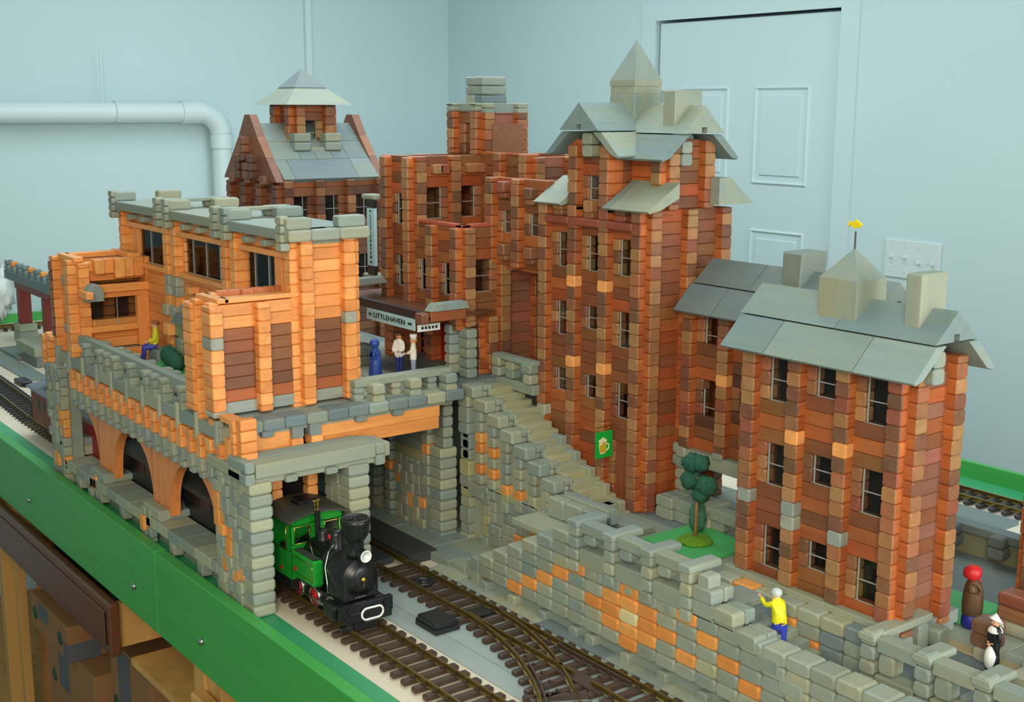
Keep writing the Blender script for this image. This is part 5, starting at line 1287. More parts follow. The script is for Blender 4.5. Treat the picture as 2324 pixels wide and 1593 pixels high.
# ================================================================= lawns, trees and bushes
LAWN = mat('green painted lawn board', (80, 186, 108), .5, var=.03, scale=8)
FOL = mat('dark green foam foliage', (38, 92, 72), .9, var=.45, scale=420, bump=.8)
FOL2 = mat('grey green foam foliage', (74, 122, 98), .9, var=.4, scale=420, bump=.8)
MOSS = mat('bright green flock moss', (104, 152, 30), .9, var=.4, scale=500, bump=.8)
TRUNK = mat('tan wooden trunk', (150, 106, 68), .6, var=.1, scale=40)
mb = MB(); mb.prism([(-1.262, 1.198), (-1.145, 1.195), (-1.14, 1.30), (-1.265, 1.315)], 6.51*h, 6.75*h, 'z', (1, 1, 1)); mb.solo('lawn_board', LAWN, (-1.2, 1.25, 6.51*h), 'square green lawn board under the little tree', 'lawn')
tr = thing('toy_tree', (-1.205, 1.247, 6.75*h), 'toy tree with a tan trunk and dark green ball crown on the lawn', 'tree')
mb = MB(); mb.tube([(-1.205, 1.247, 6.75*h), (-1.204, 1.247, 8.6*h), (-1.203, 1.246, 12*h)], [.0028, .0026, .002], 10, (1, 1, 1)); mb.build('trunk', TRUNK, tr)
for i, (dx, dy, n_, r_) in enumerate(((-.010, 0, 13.0, .0145), (.004, .002, 13.1, .0125), (-.013, 0, 11.6, .0155), (.017, 0, 11.55, .015), (.010, -.002, 10.7, .0125), (-.020, 0, 12.9, .009))):
    mb = MB(); mb.blob((-1.203+dx, 1.246+dy, n_*h), (r_, r_, r_*.95), (1, 1, 1), .12, 22, i, 4); mb.build('foliage', FOL, tr)
mb = MB(); mb.blob((-1.205, 1.247, 6.85*h), (.026, .026, .007), (1, 1, 1), .06, 26, 3, 5); mb.build('moss_base', MOSS, tr)
def bush(x, y, z, r, hh, m, label, group=None, seed=0):
    mb = MB(); mb.blob((x, y, z+hh/2-.001), (r, r, hh/2), (1, 1, 1), .09, 22, seed, 6); mb.solo('toy_bush', m, (x, y, z), label, 'bush', group)
bush(-1.236, 1.283, 6.75*h, .0125, .046, FOL2, 'grey-green upright bush just behind the little tree')
mb = MB(); mb.box(-.905, -.828, 1.345, 1.43, 5.45*h, 5.75*h, (1, 1, 1)); mb.solo('lawn_board', LAWN, (-.85, 1.34, 6.5*h), 'green lawn board left of the red-scarfed figure', 'lawn')
mb = MB(); mb.box(-2.17, -1.82, .787, .87, 14.92*h, 15.1*h, (1, 1, 1)); mb.solo('lawn_board', LAWN, (-2.0, .83, 14.92*h), 'green lawn board on the orange station terrace behind the balustrade', 'lawn')
for i, (x, y, q) in enumerate(((-2.135, .842, .036), (-2.112, .838, .034), (-2.09, .835, .031), (-2.072, .832, .029), (-2.045, .85, .042))):
    bush(x, y, 15.1*h, .014, q, FOL, 'dark green cone bush in the row on the orange station terrace', 'dark bushes on the station terrace', i)
# bench block with the seated man, kiosk behind
mb = MB(); mb.log(-2.215, -2.172, .835, .87, 14.92*h, 16.1*h, pick(SL), 'y', .001); mb.solo('grey_bench_block', STAIN, (-2.19, .85, 14.92*h), 'plain grey block the man in yellow sits on', 'bench')
ks = thing('little_stone_kiosk', (-2.0, .885, 14.9*h), 'small grey-roofed stone porch with an orange peg on the station terrace', 'porch'); mb = MB()
mosaic(mb, 'x', -2.17, -2.07, .868, 14.9*h, 17.6*h, -1); mb.log(-2.15, -1.98, .862, .872, 17.7*h, 19*h, lin((150, 150, 112)), 'x', .001); mb.prism([(-2.145, 19.1*h), (-1.98, 19.1*h), (-1.98, 20.2*h), (-2.12, 20.2*h)], .852, .872, 'y', SL[0]); mb.build('stonework', STAIN, ks)
mb = MB(); mb.log(-2.175, -2.150, .850, .868, 17.7*h, 18.8*h, ORB, 'x', .002); mb.build('peg', WOOD, ks)
# ================================================================= left background bridge
RED = mat('dark red painted wood', (132, 44, 40), .5)
br = thing('red_footbridge', (-3.95, 1.12, 0), 'grey toy bridge deck on dark red posts at the far left', 'bridge')
for (bx, by, zz) in ((-4.10, 1.146, 0), (-3.84, 1.146, 0)):
    mb = MB(); mb.log(bx-.033, bx+.033, by-.03, by+.03, .0001, .03, pick(GR), 'x', .003, .003); mb.log(bx-.031, bx+.031, by-.028, by+.028, .0302, .055, pick(GR), 'x', .003, .003); mb.build('post_base', STAIN, br)
    mb = MB(); mb.log(bx-.018, bx+.018, by-.018, by+.018, .055, .165, (1, 1, 1), 'z', .002); mb.build('post', RED, br)
mb = MB(); mb.log(-4.14, -3.78, 1.13, 1.165, .165, .202, (1, 1, 1), 'x', .002); mb.build('cross_beam', RED, br)
mb = MB(); mb.log(-4.12, -3.2, 1.10, 1.20, .202, .222, GR[3], 'x', .002); mb.log(-4.12, -3.2, 1.096, 1.10, .202, .23, SL[0], 'x', .001); mb.build('deck', STAIN, br)
mb = MB(); x = -4.12
while x < -3.25: mb.log(x, x+.03, 1.10, 1.13, .222, .245, pick(SL), 'y', .004, .003); mb.log(x+.006, x+.024, 1.098, 1.12, .245, .26, pick(OR) if int(x*20) % 2 else pick(SL), 'y', .004, .003); mb.log(x, x+.045, 1.11, 1.125, .222, .23, pick(SL), 'x'); x += .06
mb.build('parapet', STAIN, br)
g_ = thing('grey_step_blocks', (-3.7, 1.08, 0), 'stack of grey blocks and steps on the table at the far left', 'blocks')
for (a, b, c, d_, e_, f__) in ((-3.80, -3.62, 1.03, 1.10, .03, .06), (-3.76, -3.62, 1.035, 1.10, .0, .03), (-3.95, -3.76, 1.02, 1.07, 0, .012), (-3.90, -3.45, .96, 1.02, 0, .004)):
    mb = MB(); mb.log(a, b, c, d_, e_+.0001, f__, pick(SL+GR), 'x', .003, .003); mb.build('block', STAIN, g_)

# ================================================================= green steam engine
LG = mat('glossy green plastic', (28, 142, 44), .28)
LK = mat('satin black engine paint', (26, 27, 29), .34)
LKM = mat('matt dark grey roof', (66, 66, 58), .6)
LR = mat('red wheel enamel', (196, 34, 36), .35)
GOLD = mat('polished brass', (226, 186, 84), .2, 1.0)
STEEL = mat('bright steel', (190, 190, 188), .22, 1.0)
WHT = mat('white enamel', (240, 240, 235), .35)
COAL = mat('loose coal', (52, 48, 46), .8, var=.4, scale=300, bump=1)
LX, LY = -1.455, .8475; T = .0017
lc = thing('steam_engine', (LX-.12, LY, .012), 'green and black toy steam engine with white headlamp coming out from under the station', 'locomotive')
def lp(name, m, fn, parent=None):
    mb = MB(); fn(mb); return mb.build(name, m, parent or lc)
W1 = (1, 1, 1)
B = lambda mb, x0, x1, y0, y1, z0, z1, r=.001, ax='x': mb.log(LX+x0, LX+x1, LY+y0, LY+y1, z0, z1, W1, ax, r, r)
lp('frame', LK, lambda m: (B(m, -.235, -.012, -.026, .026, .024, .046), B(m, -.23, -.15, -.042, .042, .030, .046)))
lp('cylinder_block', LK, lambda m: B(m, -.055, -.02, -.043, -.022, .022, .045, .004)); lp('cylinder_block', LK, lambda m: B(m, -.055, -.02, .022, .043, .022, .045, .004))
def beam(m):
    B(m, -.012, -.003, -.043, .043, .020, .042); B(m, -.010, .0, -.038, .040, .012, .030, .002); B(m, -.008, .004, -.045, -.012, .008, .014)
    for s in (-1, 1): m.cyl((LX-.003, LY+s*.03, .036), (LX+.001, LY+s*.03, .036), .004, n=12, col=W1)
lp('buffer_beam', LK, beam)
lp('coupling_plate', LK, lambda m: m.prism([(LY-.026, .006), (LY+.012, .006), (LY+.012, .016), (LY-.026, .016)], LX+.002, LX+.006, 'x', W1))
oc = [(LX+.0012, LY+.006+(.009 if math.cos(a) > 0 else -.009)+.0085*math.cos(a), .0255+.0085*math.sin(a)) for a in [2*PI*k/24+.001 for k in range(25)]]
lp('coupling_ring', WHT, lambda m: m.tube(oc, .0016, 8, W1))
lp('boiler', LK, lambda m: m.lathe([(.001, -.165), (.027, -.165), (.027, -.09), (.0285, -.089), (.0285, -.084), (.027, -.083), (.027, -.06), (.0001, -.06)], (LX, LY, .073), (1, 0, 0), 32, W1))
def smoke(m):
    m.lathe([(.001, -.066), (.029, -.066), (.0295, -.062), (.0295, -.018), (.028, -.016), (.022, -.0155), (.021, -.012), (.012, -.010), (.0001, -.009)], (LX, LY, .073), (1, 0, 0), 36, W1); B(m, -.066, -.016, -.029, .029, .040, .070, .003, 'z')
    for k in range(-4, 5):
        for z in (.046, .052): m.cyl((LX-.0155, LY+k*.0065, z), (LX-.0148, LY+k*.0065, z), .0007, n=6, col=W1)
lp('smokebox', LK, smoke)
lp('smokebox_star', GOLD, lambda m: (m.lathe([(.0001, .003), (.0035, .002), (.0045, 0)], (LX-.0085, LY, .073), (1, 0, 0), 14, W1), m.cyl((LX-.0075, LY, .073), (LX-.0075, LY, .062), .0006, n=6, col=W1), m.tube([(LX-.0065, LY-.005, .074), (LX-.0065, LY+.005, .072)], .0007, 6, W1)))
lp('number_plate', STEEL, lambda m: m.box(LX-.0158, LX-.015, LY-.010, LY+.006, .0445, .0465, W1))
def stack(m):
    m.lathe([(.015, 0), (.013, .004), (.0115, .008), (.0115, .021), (.013, .023), (.019, .032), (.0205, .046), (.0215, .048), (.0215, .053), (.019, .0555), (.018, .054), (.0001, .0535)], (LX-.040, LY, .099), (0, 0, 1), 32, W1)
    for r in (.005, .010, .015): m.tube([(LX-.040+r*math.cos(a), LY+r*math.sin(a), .1532) for a in [2*PI*k/20 for k in range(21)]], .0007, 5, W1)
lp('smokestack', LK, stack)
lmp = lp('headlamp', LK, lambda m: (m.cyl((LX-.030, LY, .108), (LX-.014, LY, .108), .0085, n=22, col=W1), m.box(LX-.026, LX-.018, LY-.003, LY+.003, .098, .102, W1)))
lp('reflector', WHT, lambda m: m.lathe([(.0092, .002), (.0082, .0035), (.007, .002), (.003, -.003), (.0001, -.004)], (LX-.014, LY, .108), (1, 0, 0), 22, W1), lmp)
lp('bulb', GOLD, lambda m: m.blob((LX-.0145, LY, .107), (.0025, .0025, .003), W1, 0, 10), lmp)
def dome(m, x, r, hh): m.lathe([(r*1.25, 0), (r, .004), (r, hh*.75), (r*.85, hh*.92), (r*.4, hh), (.0001, hh)], (LX+x, LY, .097), (0, 0, 1), 22, W1)
lp('sand_dome', LK, lambda m: dome(m, -.085, .0115, .030)); lp('steam_dome', LK, lambda m: dome(m, -.125, .010, .020))
lp('lever_knob', LR, lambda m: m.blob((LX-.083, LY-.0125, .118), (.0035, .002, .0045), W1, 0, 12))
def pipes(m):
    m.tube([(LX-.075, LY-.006, .112), (LX-.07, LY-.022, .100), (LX-.066, LY-.030, .080), (LX-.055, LY-.033, .060), (LX-.052, LY-.034, .046)], .0011, 7, W1); m.tube([(LX-.15, LY-.010, .105), (LX-.12, LY-.024, .096), (LX-.10, LY-.03, .086)], .0009, 6, W1)
lp('copper_pipe', STEEL, pipes)
lp('valve', GOLD, lambda m: (m.blob((LX-.093, LY-.029, .076), (.003, .003, .003), W1, 0, 10), m.cyl((LX-.145, LY-.012, .108), (LX-.145, LY-.012, .118), .002, n=8, col=W1)))
lp('air_pump', LK, lambda m: (m.cyl((LX-.083, LY-.030, .045), (LX-.083, LY-.030, .062), .0045, n=12, col=W1), m.cyl((LX-.083, LY-.030, .064), (LX-.083, LY-.030, .082), .004, n=12, col=W1)))
lp('chimney_pipe', LK, lambda m: m.cyl((LX-.150, LY-.004, .108), (LX-.150, LY-.004, .150), .004, .0045, 14, W1))
# cab, with real window openings
def cab(m):
    x0, x1, y0, y1, z0, z1 = -.235, -.160, -.044, .044, .046, .138; t = .0018
    B(m, x0, x1, y0, y0+t, z0, .088); B(m, x0, x1, y1-t, y1, z0, .088)                       # lower sides
    for s in (y0, y1-t):
        B(m, x0, x0+.006, s, s+t, .088, z1, .0005, 'z'); B(m, x1-.014, x1, s, s+t, .088, z1, .0005, 'z'); B(m, x0, x1, s, s+t, z1-.008, z1, .0005)
    B(m, x1-t, x1, y0, y1, z0, .100, .0005); B(m, x1-t, x1, y0, y1, z1-.010, z1, .0005)     # front wall
    for (a, b) in ((y0, y0+.006), (-.013, .013), (y1-.006, y1)): B(m, x1-t, x1, a, b, .098, z1-.008, .0005, 'z')
    B(m, x0, x0+t, y0, y1, z0, z1, .0005)
    m.prism([(LY+y0, z1), (LY+y1, z1), (LY+y1*.6, z1+.006), (LY, z1+.0085), (LY+y0*.6, z1+.006)], LX+x1-t, LX+x1, 'x', W1)
    m.prism([(LY+y0, z1), (LY+y1, z1), (LY+y1*.6, z1+.006), (LY, z1+.0085), (LY+y0*.6, z1+.006)], LX+x0, LX+x0+t, 'x', W1)
cb = lp('cab', LG, cab)
def rim(m):
    for yc in (-.0255, .0255):
        P_ = [(LX-.1593, LY+yc+.0122*sx, z) for sx, z in ((-1, .100), (1, .100), (1, .126), (-1, .126), (-1, .100))]; m.tube(P_, .0008, 5, W1)
    m.tube([(LX-.229, LY-.0445, .130), (LX-.229, LY-.0445, .098), (LX-.222, LY-.0445, .0885), (LX-.180, LY-.0445, .0885), (LX-.1745, LY-.0445, .096), (LX-.1745, LY-.0445, .130)], .0007, 5, W1)
    for z in (.062, .090): m.tube([(LX-.165, LY-.0448, z), (LX-.150, LY-.0448, z+.006)], .0005, 4, W1)
lp('window_rim', GOLD, rim, cb)
def roof(m):
    N = 14; t = .003; V = []
    for k in range(N+1):
        y = -.052+.104*k/N; z = .1385+.010*(1-(y/.052)**2)
        for xx in (-.246, -.150): V += [(LX+xx, LY+y, z), (LX+xx, LY+y, z-t)]
    F = []
    for k in range(N):
        a = k*4; b = a+4; F += [(a, a+2, b+2, b), (a+1, b+1, b+3, a+3), (a, b, b+1, a+1), (a+2, a+3, b+3, b+2)]
    F += [(0, 1, 3, 2), (N*4, N*4+2, N*4+3, N*4+1)]; m.add(V, F, W1)
lp('cab_roof', LKM, roof, cb)
lp('roof_hatch', LK, lambda m: (B(m, -.215, -.185, -.016, .016, .147, .156, .002),), cb)
lp('whistle', GOLD, lambda m: (m.cyl((LX-.163, LY+.004, .145), (LX-.163, LY+.004, .163), .0018, n=10, col=W1), m.cyl((LX-.163, LY-.001, .147), (LX-.163, LY-.001, .160), .0013, n=10, col=W1), m.cyl((LX-.163, LY-.005, .160), (LX-.163, LY+.008, .160), .001, n=8, col=W1)), cb)
lp('cab_interior', LK, lambda m: (B(m, -.225, -.17, -.03, .03, .05, .085), m.tube([(LX-.19, LY-.035, .086), (LX-.19, LY-.035, .108)], .001, 6, W1)), cb)
def tank(m, s): B(m, -.160, -.092, s*.0265, s*.044, .054, .094, .003, 'z')
for s in (-1, 1):
    tk = lp('side_tank', LG, lambda m: tank(m, s)); lp('coal', COAL, lambda m: B(m, -.156, -.096, s*.029, s*.0415, .0935, .0955, .001), tk)
    lp('brass_lining', GOLD, lambda m: m.tube([(LX-.158, LY+s*.0443, .087), (LX-.098, LY+s*.0443, .087), (LX-.0945, LY+s*.0443, .083), (LX-.0945, LY+s*.0443, .062), (LX-.158, LY+s*.0443, .062)], .0005, 4, W1), tk)
    rv = MB()
    for k in range(22): 
        for z in (.0965 if False else .0915, .0575): rv.cyl((LX-.232+k*.0062, LY+s*.044, z), (LX-.232+k*.0062, LY+s*.0446, z), .0006, n=5, col=W1)
    rv.build('rivet_rows', LG, tk)
lp('red_badge', LR, lambda m: (m.box(LX-.150, LX-.143, LY-.0450, LY-.044, .066, .071, W1), m.box(LX-.196, LX-.188, LY-.0450, LY-.044, .055, .060, W1)), cb)
for x in (-.155, -.105, -.055+.0):
    for s in (-1, 1):
        yy = LY+s*.0265
        wh = lp('wheel', LR, lambda m: (m.lathe([(.0001, -.002), (.0125, -.002), (.0125, .002), (.0001, .002)], (LX+x, yy, .0312), (0, s, 0), 24, W1), m.lathe([(.0001, .002), (.004, .002), (.004, .004), (.0001, .004)], (LX+x, yy, .0312), (0, s, 0), 12, W1)))
        lp('tyre', STEEL, lambda m: m.lathe([(.0125, -.003), (.0162, -.003), (.016, .0026), (.0125, .0026), (.0125, -.003)], (LX+x, yy, .0312), (0, s, 0), 28, W1), wh)
for s in (-1, 1):
    lp('connecting_rod', STEEL, lambda m: (m.log(LX-.16, LX-.05, LY+s*.0315-.0008, LY+s*.0315+.0008, .0275, .0305, W1, 'x', .0004), m.log(LX-.105, LX-.03, LY+s*.034-.0008, LY+s*.034+.0008, .031, .034, W1, 'x', .0004)))
for o_ in list(lc.children):
    n_ = o_.name.split('.')[0]
    if n_ in ('smokebox', 'boiler', 'smokebox_star', 'number_plate', 'sand_dome', 'steam_dome', 'lever_knob', 'copper_pipe', 'valve', 'air_pump'): o_.location = (0, 0, .008)
    elif n_ == 'smokestack': o_.location = (.010, .001, .013)
    elif n_ == 'headlamp': o_.location = (.010, .001, .009)
    elif n_ in ('buffer_beam', 'coupling_ring', 'coupling_plate'): o_.location = (0, .002, .007)
    elif n_ in ('cab', 'side_tank', 'chimney_pipe', 'red_badge'): o_.location = (.016, 0, .002)
# ================================================================= wagons inside the station
def wagon(x0, x1, m_, label, roofm, z0=.040, z1=.115, win=True, rear=True):
    t = thing('railway_wagon', ((x0+x1)/2, LY, .012), label, 'wagon')
    P_ = lambda name, m, fn, par=None: lp(name, m, fn, par or t)
    b_ = P_('body', m_, lambda m: m.log(x0, x1, LY-.048, LY+.048, z0, z1, W1, 'x', .002))
    P_('roof', roofm, lambda m: m.prism([(LY-.056, z1), (LY+.056, z1), (LY+.05, z1+.004), (LY, z1+.012), (LY-.05, z1+.004)], x0-.012, x1+.012, 'x', W1))
    P_('underframe', LK, lambda m: (m.log(x0+.01, x1-.01, LY-.03, LY+.03, .024, z0, W1, 'x', .001)))
    for xx in (x0+.045, x1-.045):
        for s in (-1, 1): P_('wheel', LK, lambda m: m.lathe([(.0001, -.002), (.013, -.002), (.0145, .002), (.0001, .0022)], (xx, LY+s*.0235, .0292), (0, s, 0), 20, W1))
    if win:
        for k in range(4):
            xx = x0+.03+(x1-x0-.06)*(k+.5)/4-.009; f = P_('window', LK, lambda m: m.box(xx, xx+.018, LY-.0488, LY-.048, z0+.034, z0+.058, W1))
    return t, b_
t_, b_ = wagon(-2.86, -2.645, RED, 'dark red caboose with cupola behind the left end of the orange station', mat('blue grey wagon roof', (96, 106, 116), .5))
lp('cupola', RED, lambda m: m.log(-2.80, -2.73, LY-.03, LY+.03, .119, .145, W1, 'x', .001), t_); lp('cupola_roof', mat('blue grey cupola roof', (96, 106, 116), .5), lambda m: m.prism([(LY-.038, .145), (LY+.038, .145), (LY, .153)], -2.815, -2.715, 'x', W1), t_)
lp('end_rail', LK, lambda m: (m.tube([(-2.875, LY-.044, .04), (-2.875, LY-.044, .068), (-2.865, LY-.044, .072)], .0012, 6, W1), m.tube([(-2.875, LY+.04, .04), (-2.875, LY+.04, .068), (-2.865, LY+.04, .072)], .0012, 6, W1), m.box(-2.88, -2.86, LY-.045, LY+.045, .036, .04, W1)), t_)
wagon(-2.615, -2.33, mat('brick red boxcar', (150, 40, 34), .5), 'brick red boxcar seen through the first orange arch from the left', LKM, win=False)
wagon(-2.29, -2.02, mat('black wagon side', (28, 28, 30), .4), 'black wagon seen through the middle orange arch', LKM, z1=.10)
wagon(-1.99, -1.735, mat('black tender side', (28, 28, 30), .4), 'black wagon behind the engine, seen through the right-hand orange arch', LKM, z1=.10)
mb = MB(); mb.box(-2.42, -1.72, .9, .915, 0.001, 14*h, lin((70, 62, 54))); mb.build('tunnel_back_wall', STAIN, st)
mb = MB()
for k in range(3): mb.log(-1.80+0*k, -1.70, .90+.0, .915, (2+k)*h, (3+k)*h, lin((110, 106, 96)), 'x')
mb = None

# ================================================================= signs
INKB = mat('black lettering', (24, 26, 30), .5)
SIGN = mat('pale blue sign board', (176, 220, 230), .5)
cn = thing('hotel_canopy', (-1.85, 1.15, 15*h), 'black-edged brown entrance canopy hanging over the terrace beside the brown hotel', 'canopy')
mb = MB(); mb.log(-2.05, -1.735, 1.118, 1.128, 20.9*h, 21.7*h, lin((40, 42, 50)), 'x', .001); mb.build('fascia', PAINT, cn)
mb = MB(); mb.box(-2.05, -1.71, 1.128, Y(-.35)-.5*u, 21.0*h, 21.25*h, lin((104, 62, 42))); mb.build('roof_board', WOOD, cn)
mb = MB(); mb.log(-1.735, -1.713, 1.113, 1.128, 20.6*h, 21.6*h, pick(BRE), 'y', .003); mb.log(-1.725, -1.708, 1.128, 1.20, 20.8*h, 21.7*h, lin((150, 84, 48)), 'y', .001); mb.build('side_beam', WOOD, cn)
mb = MB(); mb.prism([(1.127, 21.75*h), (1.205, 21.75*h), (1.20, 22.4*h), (1.137, 22.4*h)], -1.728, -1.706, 'x', PG[1], e=.001); mb.build('stone_cap', STAIN, cn)
mb = MB(); mb.prism([(1.127, 22.6*h), (1.195, 22.6*h), (1.19, 23.2*h), (1.137, 23.2*h)], -1.98, -1.955, 'x', PG[1], e=.001); mb.build('stone_cap', STAIN, cn)
sg = thing('name_sign', (-1.82, 1.118, 19.9*h), 'pale blue LITTLEHAVEN sign hanging under the black canopy edge', 'sign')
part('sign_board', (-1.898, -1.742, 1.1165, 1.1185, 19.85*h, 20.9*h), SIGN, sg)
lettering(sg, 'LITTLEHAVEN', .0125, (-1.822, 1.1158, 20.38*h), (1, 0, 0), (0, 0, 1), INKB, width=.102, depth=.0004)
lettering(sg, 'THE', .006, (-1.886, 1.1158, 20.38*h), (1, 0, 0), (0, 0, 1), INKB, 'small_lettering', width=.011, depth=.0004)
lettering(sg, '1898', .006, (-1.756, 1.1158, 20.38*h), (1, 0, 0), (0, 0, 1), INKB, 'small_lettering', width=.011, depth=.0004)
s2 = thing('small_side_sign', (-1.738, 1.14, 20*h), 'small white sign at the canopy side, at right angles to the long name sign', 'sign')
part('sign_board', (-1.739, -1.737, 1.120, 1.165, 19.75*h, 20.4*h), mat('white sign board', (226, 232, 226), .5), s2)
mb = MB(); 
for k in range(5): mb.box(-1.7366, -1.7362, 1.127+.007*k, 1.131+.007*k, 19.95*h, 20.2*h, W1)
mb.build('lettering', INKB, s2)
s3 = thing('vertical_sign', (-1.95, 1.17, 24*h), 'tall narrow pale blue LITTLEHAVEN sign on the left wall of the brown hotel', 'sign')
vx0, vx1, vy = -2.009, -1.983, 1.186
part('sign_board', (vx0, vx1, vy, vy+.006, 24.1*h, 29.8*h), SIGN, s3); part('board_end', (vx0, vx1, vy, vy+.006, 29.85*h, 30.6*h), BLK, s3); part('board_end', (vx0, vx1, vy, vy+.006, 23.2*h, 24.05*h), BLK, s3)
for i, ch in enumerate('LITTLEHAVEN'): lettering(s3, ch, .0085, (-1.996, vy-.0005, (29.0-i*.405)*h), (1, 0, 0), (0, 0, 1), INKB, depth=.0004)
lettering(s3, 'THE', .004, (-1.996, vy-.0005, 29.5*h), (1, 0, 0), (0, 0, 1), INKB, 'small_lettering', depth=.0004); lettering(s3, '1898', .004, (-1.996, vy-.0005, 24.45*h), (1, 0, 0), (0, 0, 1), INKB, 'small_lettering', depth=.0004)
mb = MB(); mb.log(-2.03, -1.98, vy, vy+.03, 30.6*h, 31.1*h, PG[0], 'x', .003, .003); mb.log(-2.03, -1.975, vy, vy+.03, 22.6*h, 23.2*h, PG[2], 'x', .003, .003); mb.build_each('stone_bracket', STAIN, s3)
bs = thing('tavern_sign', (-1.41, 1.25, 11.2*h), 'small green hanging sign with a beer mug on the tall tower', 'sign')
SGN = mat('bright green sign', (24, 176, 62), .4)
bx, by0, by1, bz0, bz1 = -1.415, 1.238, 1.272, 10.85*h, 13.1*h
part('sign_board', (bx-.001, bx+.001, by0, by1, bz0, bz1), SGN, bs)
yc = (by0+by1)/2-.002; zc = (bz0+bz1)/2-.001
mb = MB(); mb.prism([(yc-.007, zc-.012), (yc+.005, zc-.012), (yc+.006, zc+.004), (yc-.008, zc+.004)], bx+.001, bx+.0016, 'x', W1); mb.build('beer', mat('amber beer', (214, 180, 40), .4), bs)
mb = MB(); mb.tube([(bx+.0014, yc+.006, zc+.002), (bx+.0014, yc+.011, zc+.001), (bx+.0014, yc+.011, zc-.006), (bx+.0014, yc+.005, zc-.009)], .0011, 6, W1); mb.tube([(bx+.0014, yc-.007, zc-.0125), (bx+.0014, yc+.0055, zc-.0125)], .0009, 6, W1); mb.tube([(bx+.0014, yc-.0085, zc+.004), (bx+.0014, yc-.007, zc-.012)], .0006, 6, W1)
for q, w_, z_ in ((-.006, .004, .007), (-.001, .005, .0085), (.004, .0035, .0068), (-.004, .003, .003)): mb.blob((bx+.0014, yc+q, zc+z_), (.0008, w_, w_*.9), W1, 0, 10)
mb.build('mug_and_froth', mat('pale foam yellow', (246, 238, 186), .4), bs)
mb = MB()
for y_ in (by0+.004, by1-.006): mb.tube([(bx, y_, bz1-.001), (bx, y_+.0015, bz1+.004), (bx, y_, bz1+.0075), (bx, y_-.0015, bz1+.004), (bx, y_, bz1-.001)], .0005, 5, W1)
mb.cyl((bx, by0-.001, bz1+.0075), (bx, 1.29, bz1+.0075), .0007, n=6, col=W1); mb.build('hook', GOLD, bs)

ts = thing('dark_block_seat', (-1.93, 1.13, 15*h), 'stack of dark grey blocks on the terrace behind the blue-coated figure', 'blocks')
for q in range(2):
    for (y0, y1) in ((1.10, 1.112), (1.1125, 1.15)):
        mb = MB(); mb.log(-1.965, -1.92, y0, y1, (15+.95*q)*h, (15.93+.95*q)*h, pick(SL), 'y', .003, .002); mb.build('block', STAIN, ts)
# ================================================================= little painted people
def figure(name, base, label, joints, edges, colf, heading, height, category='figurine', extras=None, sub=2, fat=1.3):
    """continuous body: a skin-modifier skeleton, evaluated and coloured by region; joints are in units of body height, x forward, y left"""
    root = thing(name, base, label, category)
    me = bpy.data.meshes.new('b'); me.from_pydata([tuple(Vector(j[0])*height) for j in joints], edges, []); ob = bpy.data.objects.new('b', me); COL.objects.link(ob)
    ob.modifiers.new('s', 'SKIN'); ss = ob.modifiers.new('u', 'SUBSURF'); ss.levels = sub
    sv = me.skin_vertices[0] if me.skin_vertices else None
    if sv is None:
        bm_ = __import__('bmesh').new(); bm_.from_mesh(me); lay = bm_.verts.layers.skin.verify(); bm_.to_mesh(me); bm_.free(); sv = me.skin_vertices[0]
    for i, j in enumerate(joints): sv.data[i].radius = (j[1]*height*fat, (j[2] if len(j) > 2 else j[1])*height*fat); sv.data[i].use_root = (i == 0)
    bpy.context.view_layer.update()
    m2 = bpy.data.meshes.new_from_object(ob.evaluated_get(bpy.context.evaluated_depsgraph_get())); bpy.data.objects.remove(ob)
    V = [v.co.copy() for v in m2.vertices]; F = [list(p.vertices) for p in m2.polygons]; bpy.data.meshes.remove(m2)
    rot = Matrix.Rotation(heading, 3, 'Z'); b = Vector(base)
    mb = MB(); W = [tuple(rot@v+b) for v in V]; mb.V = [np.array(W)]; mb.n = len(W); mb.F = F; mb.S = [True]*len(F)
    mb.C = [lin(colf(sum((V[i] for i in f), Vector())/len(f)/height)) for f in F]; mb.G = [np.array(W)*200]
    mb.build('body', FIG, root)
    def P_(p): return tuple(rot@(Vector(p)*height)+b)
    if extras: extras(root, P_, height, rot)
    return root
FIG = woodmat('painted figure enamel', .45, .03)
def face(root, P_, H, rot, hz=.90, hx=.0, hr=.068, eyes=True, skin=(226, 170, 136)):
    mb = MB()
    for s in (-1, 1): mb.blob(P_((hx+hr*.93, s*.020, hz+.012)), (.0045*H*1.4,)*3, lin((30, 26, 26)), 0, 8)
    mb.build('eyes', FIG, root)
    mb = MB(); mb.blob(P_((hx+hr*1.08, 0, hz-.006)), (.012*H, .010*H, .014*H), lin(skin), 0, 8); mb.build('nose', FIG, root)
    mb = MB(); mb.blob(P_((hx+hr*.90, 0, hz-.034)), (.006*H, .014*H, .005*H), lin((176, 70, 66)), 0, 8); mb.build('mouth', FIG, root)
def cap(root, P_, H, rot, name, col, c, r, z0=None, lump=.05, seed=0):
    mb = MB(); mb.blob(P_(c), tuple(q*H*1.2 for q in r), lin(col), lump, 18, seed, 5); return mb.build(name, FIG, root)
SK = (226, 168, 134)
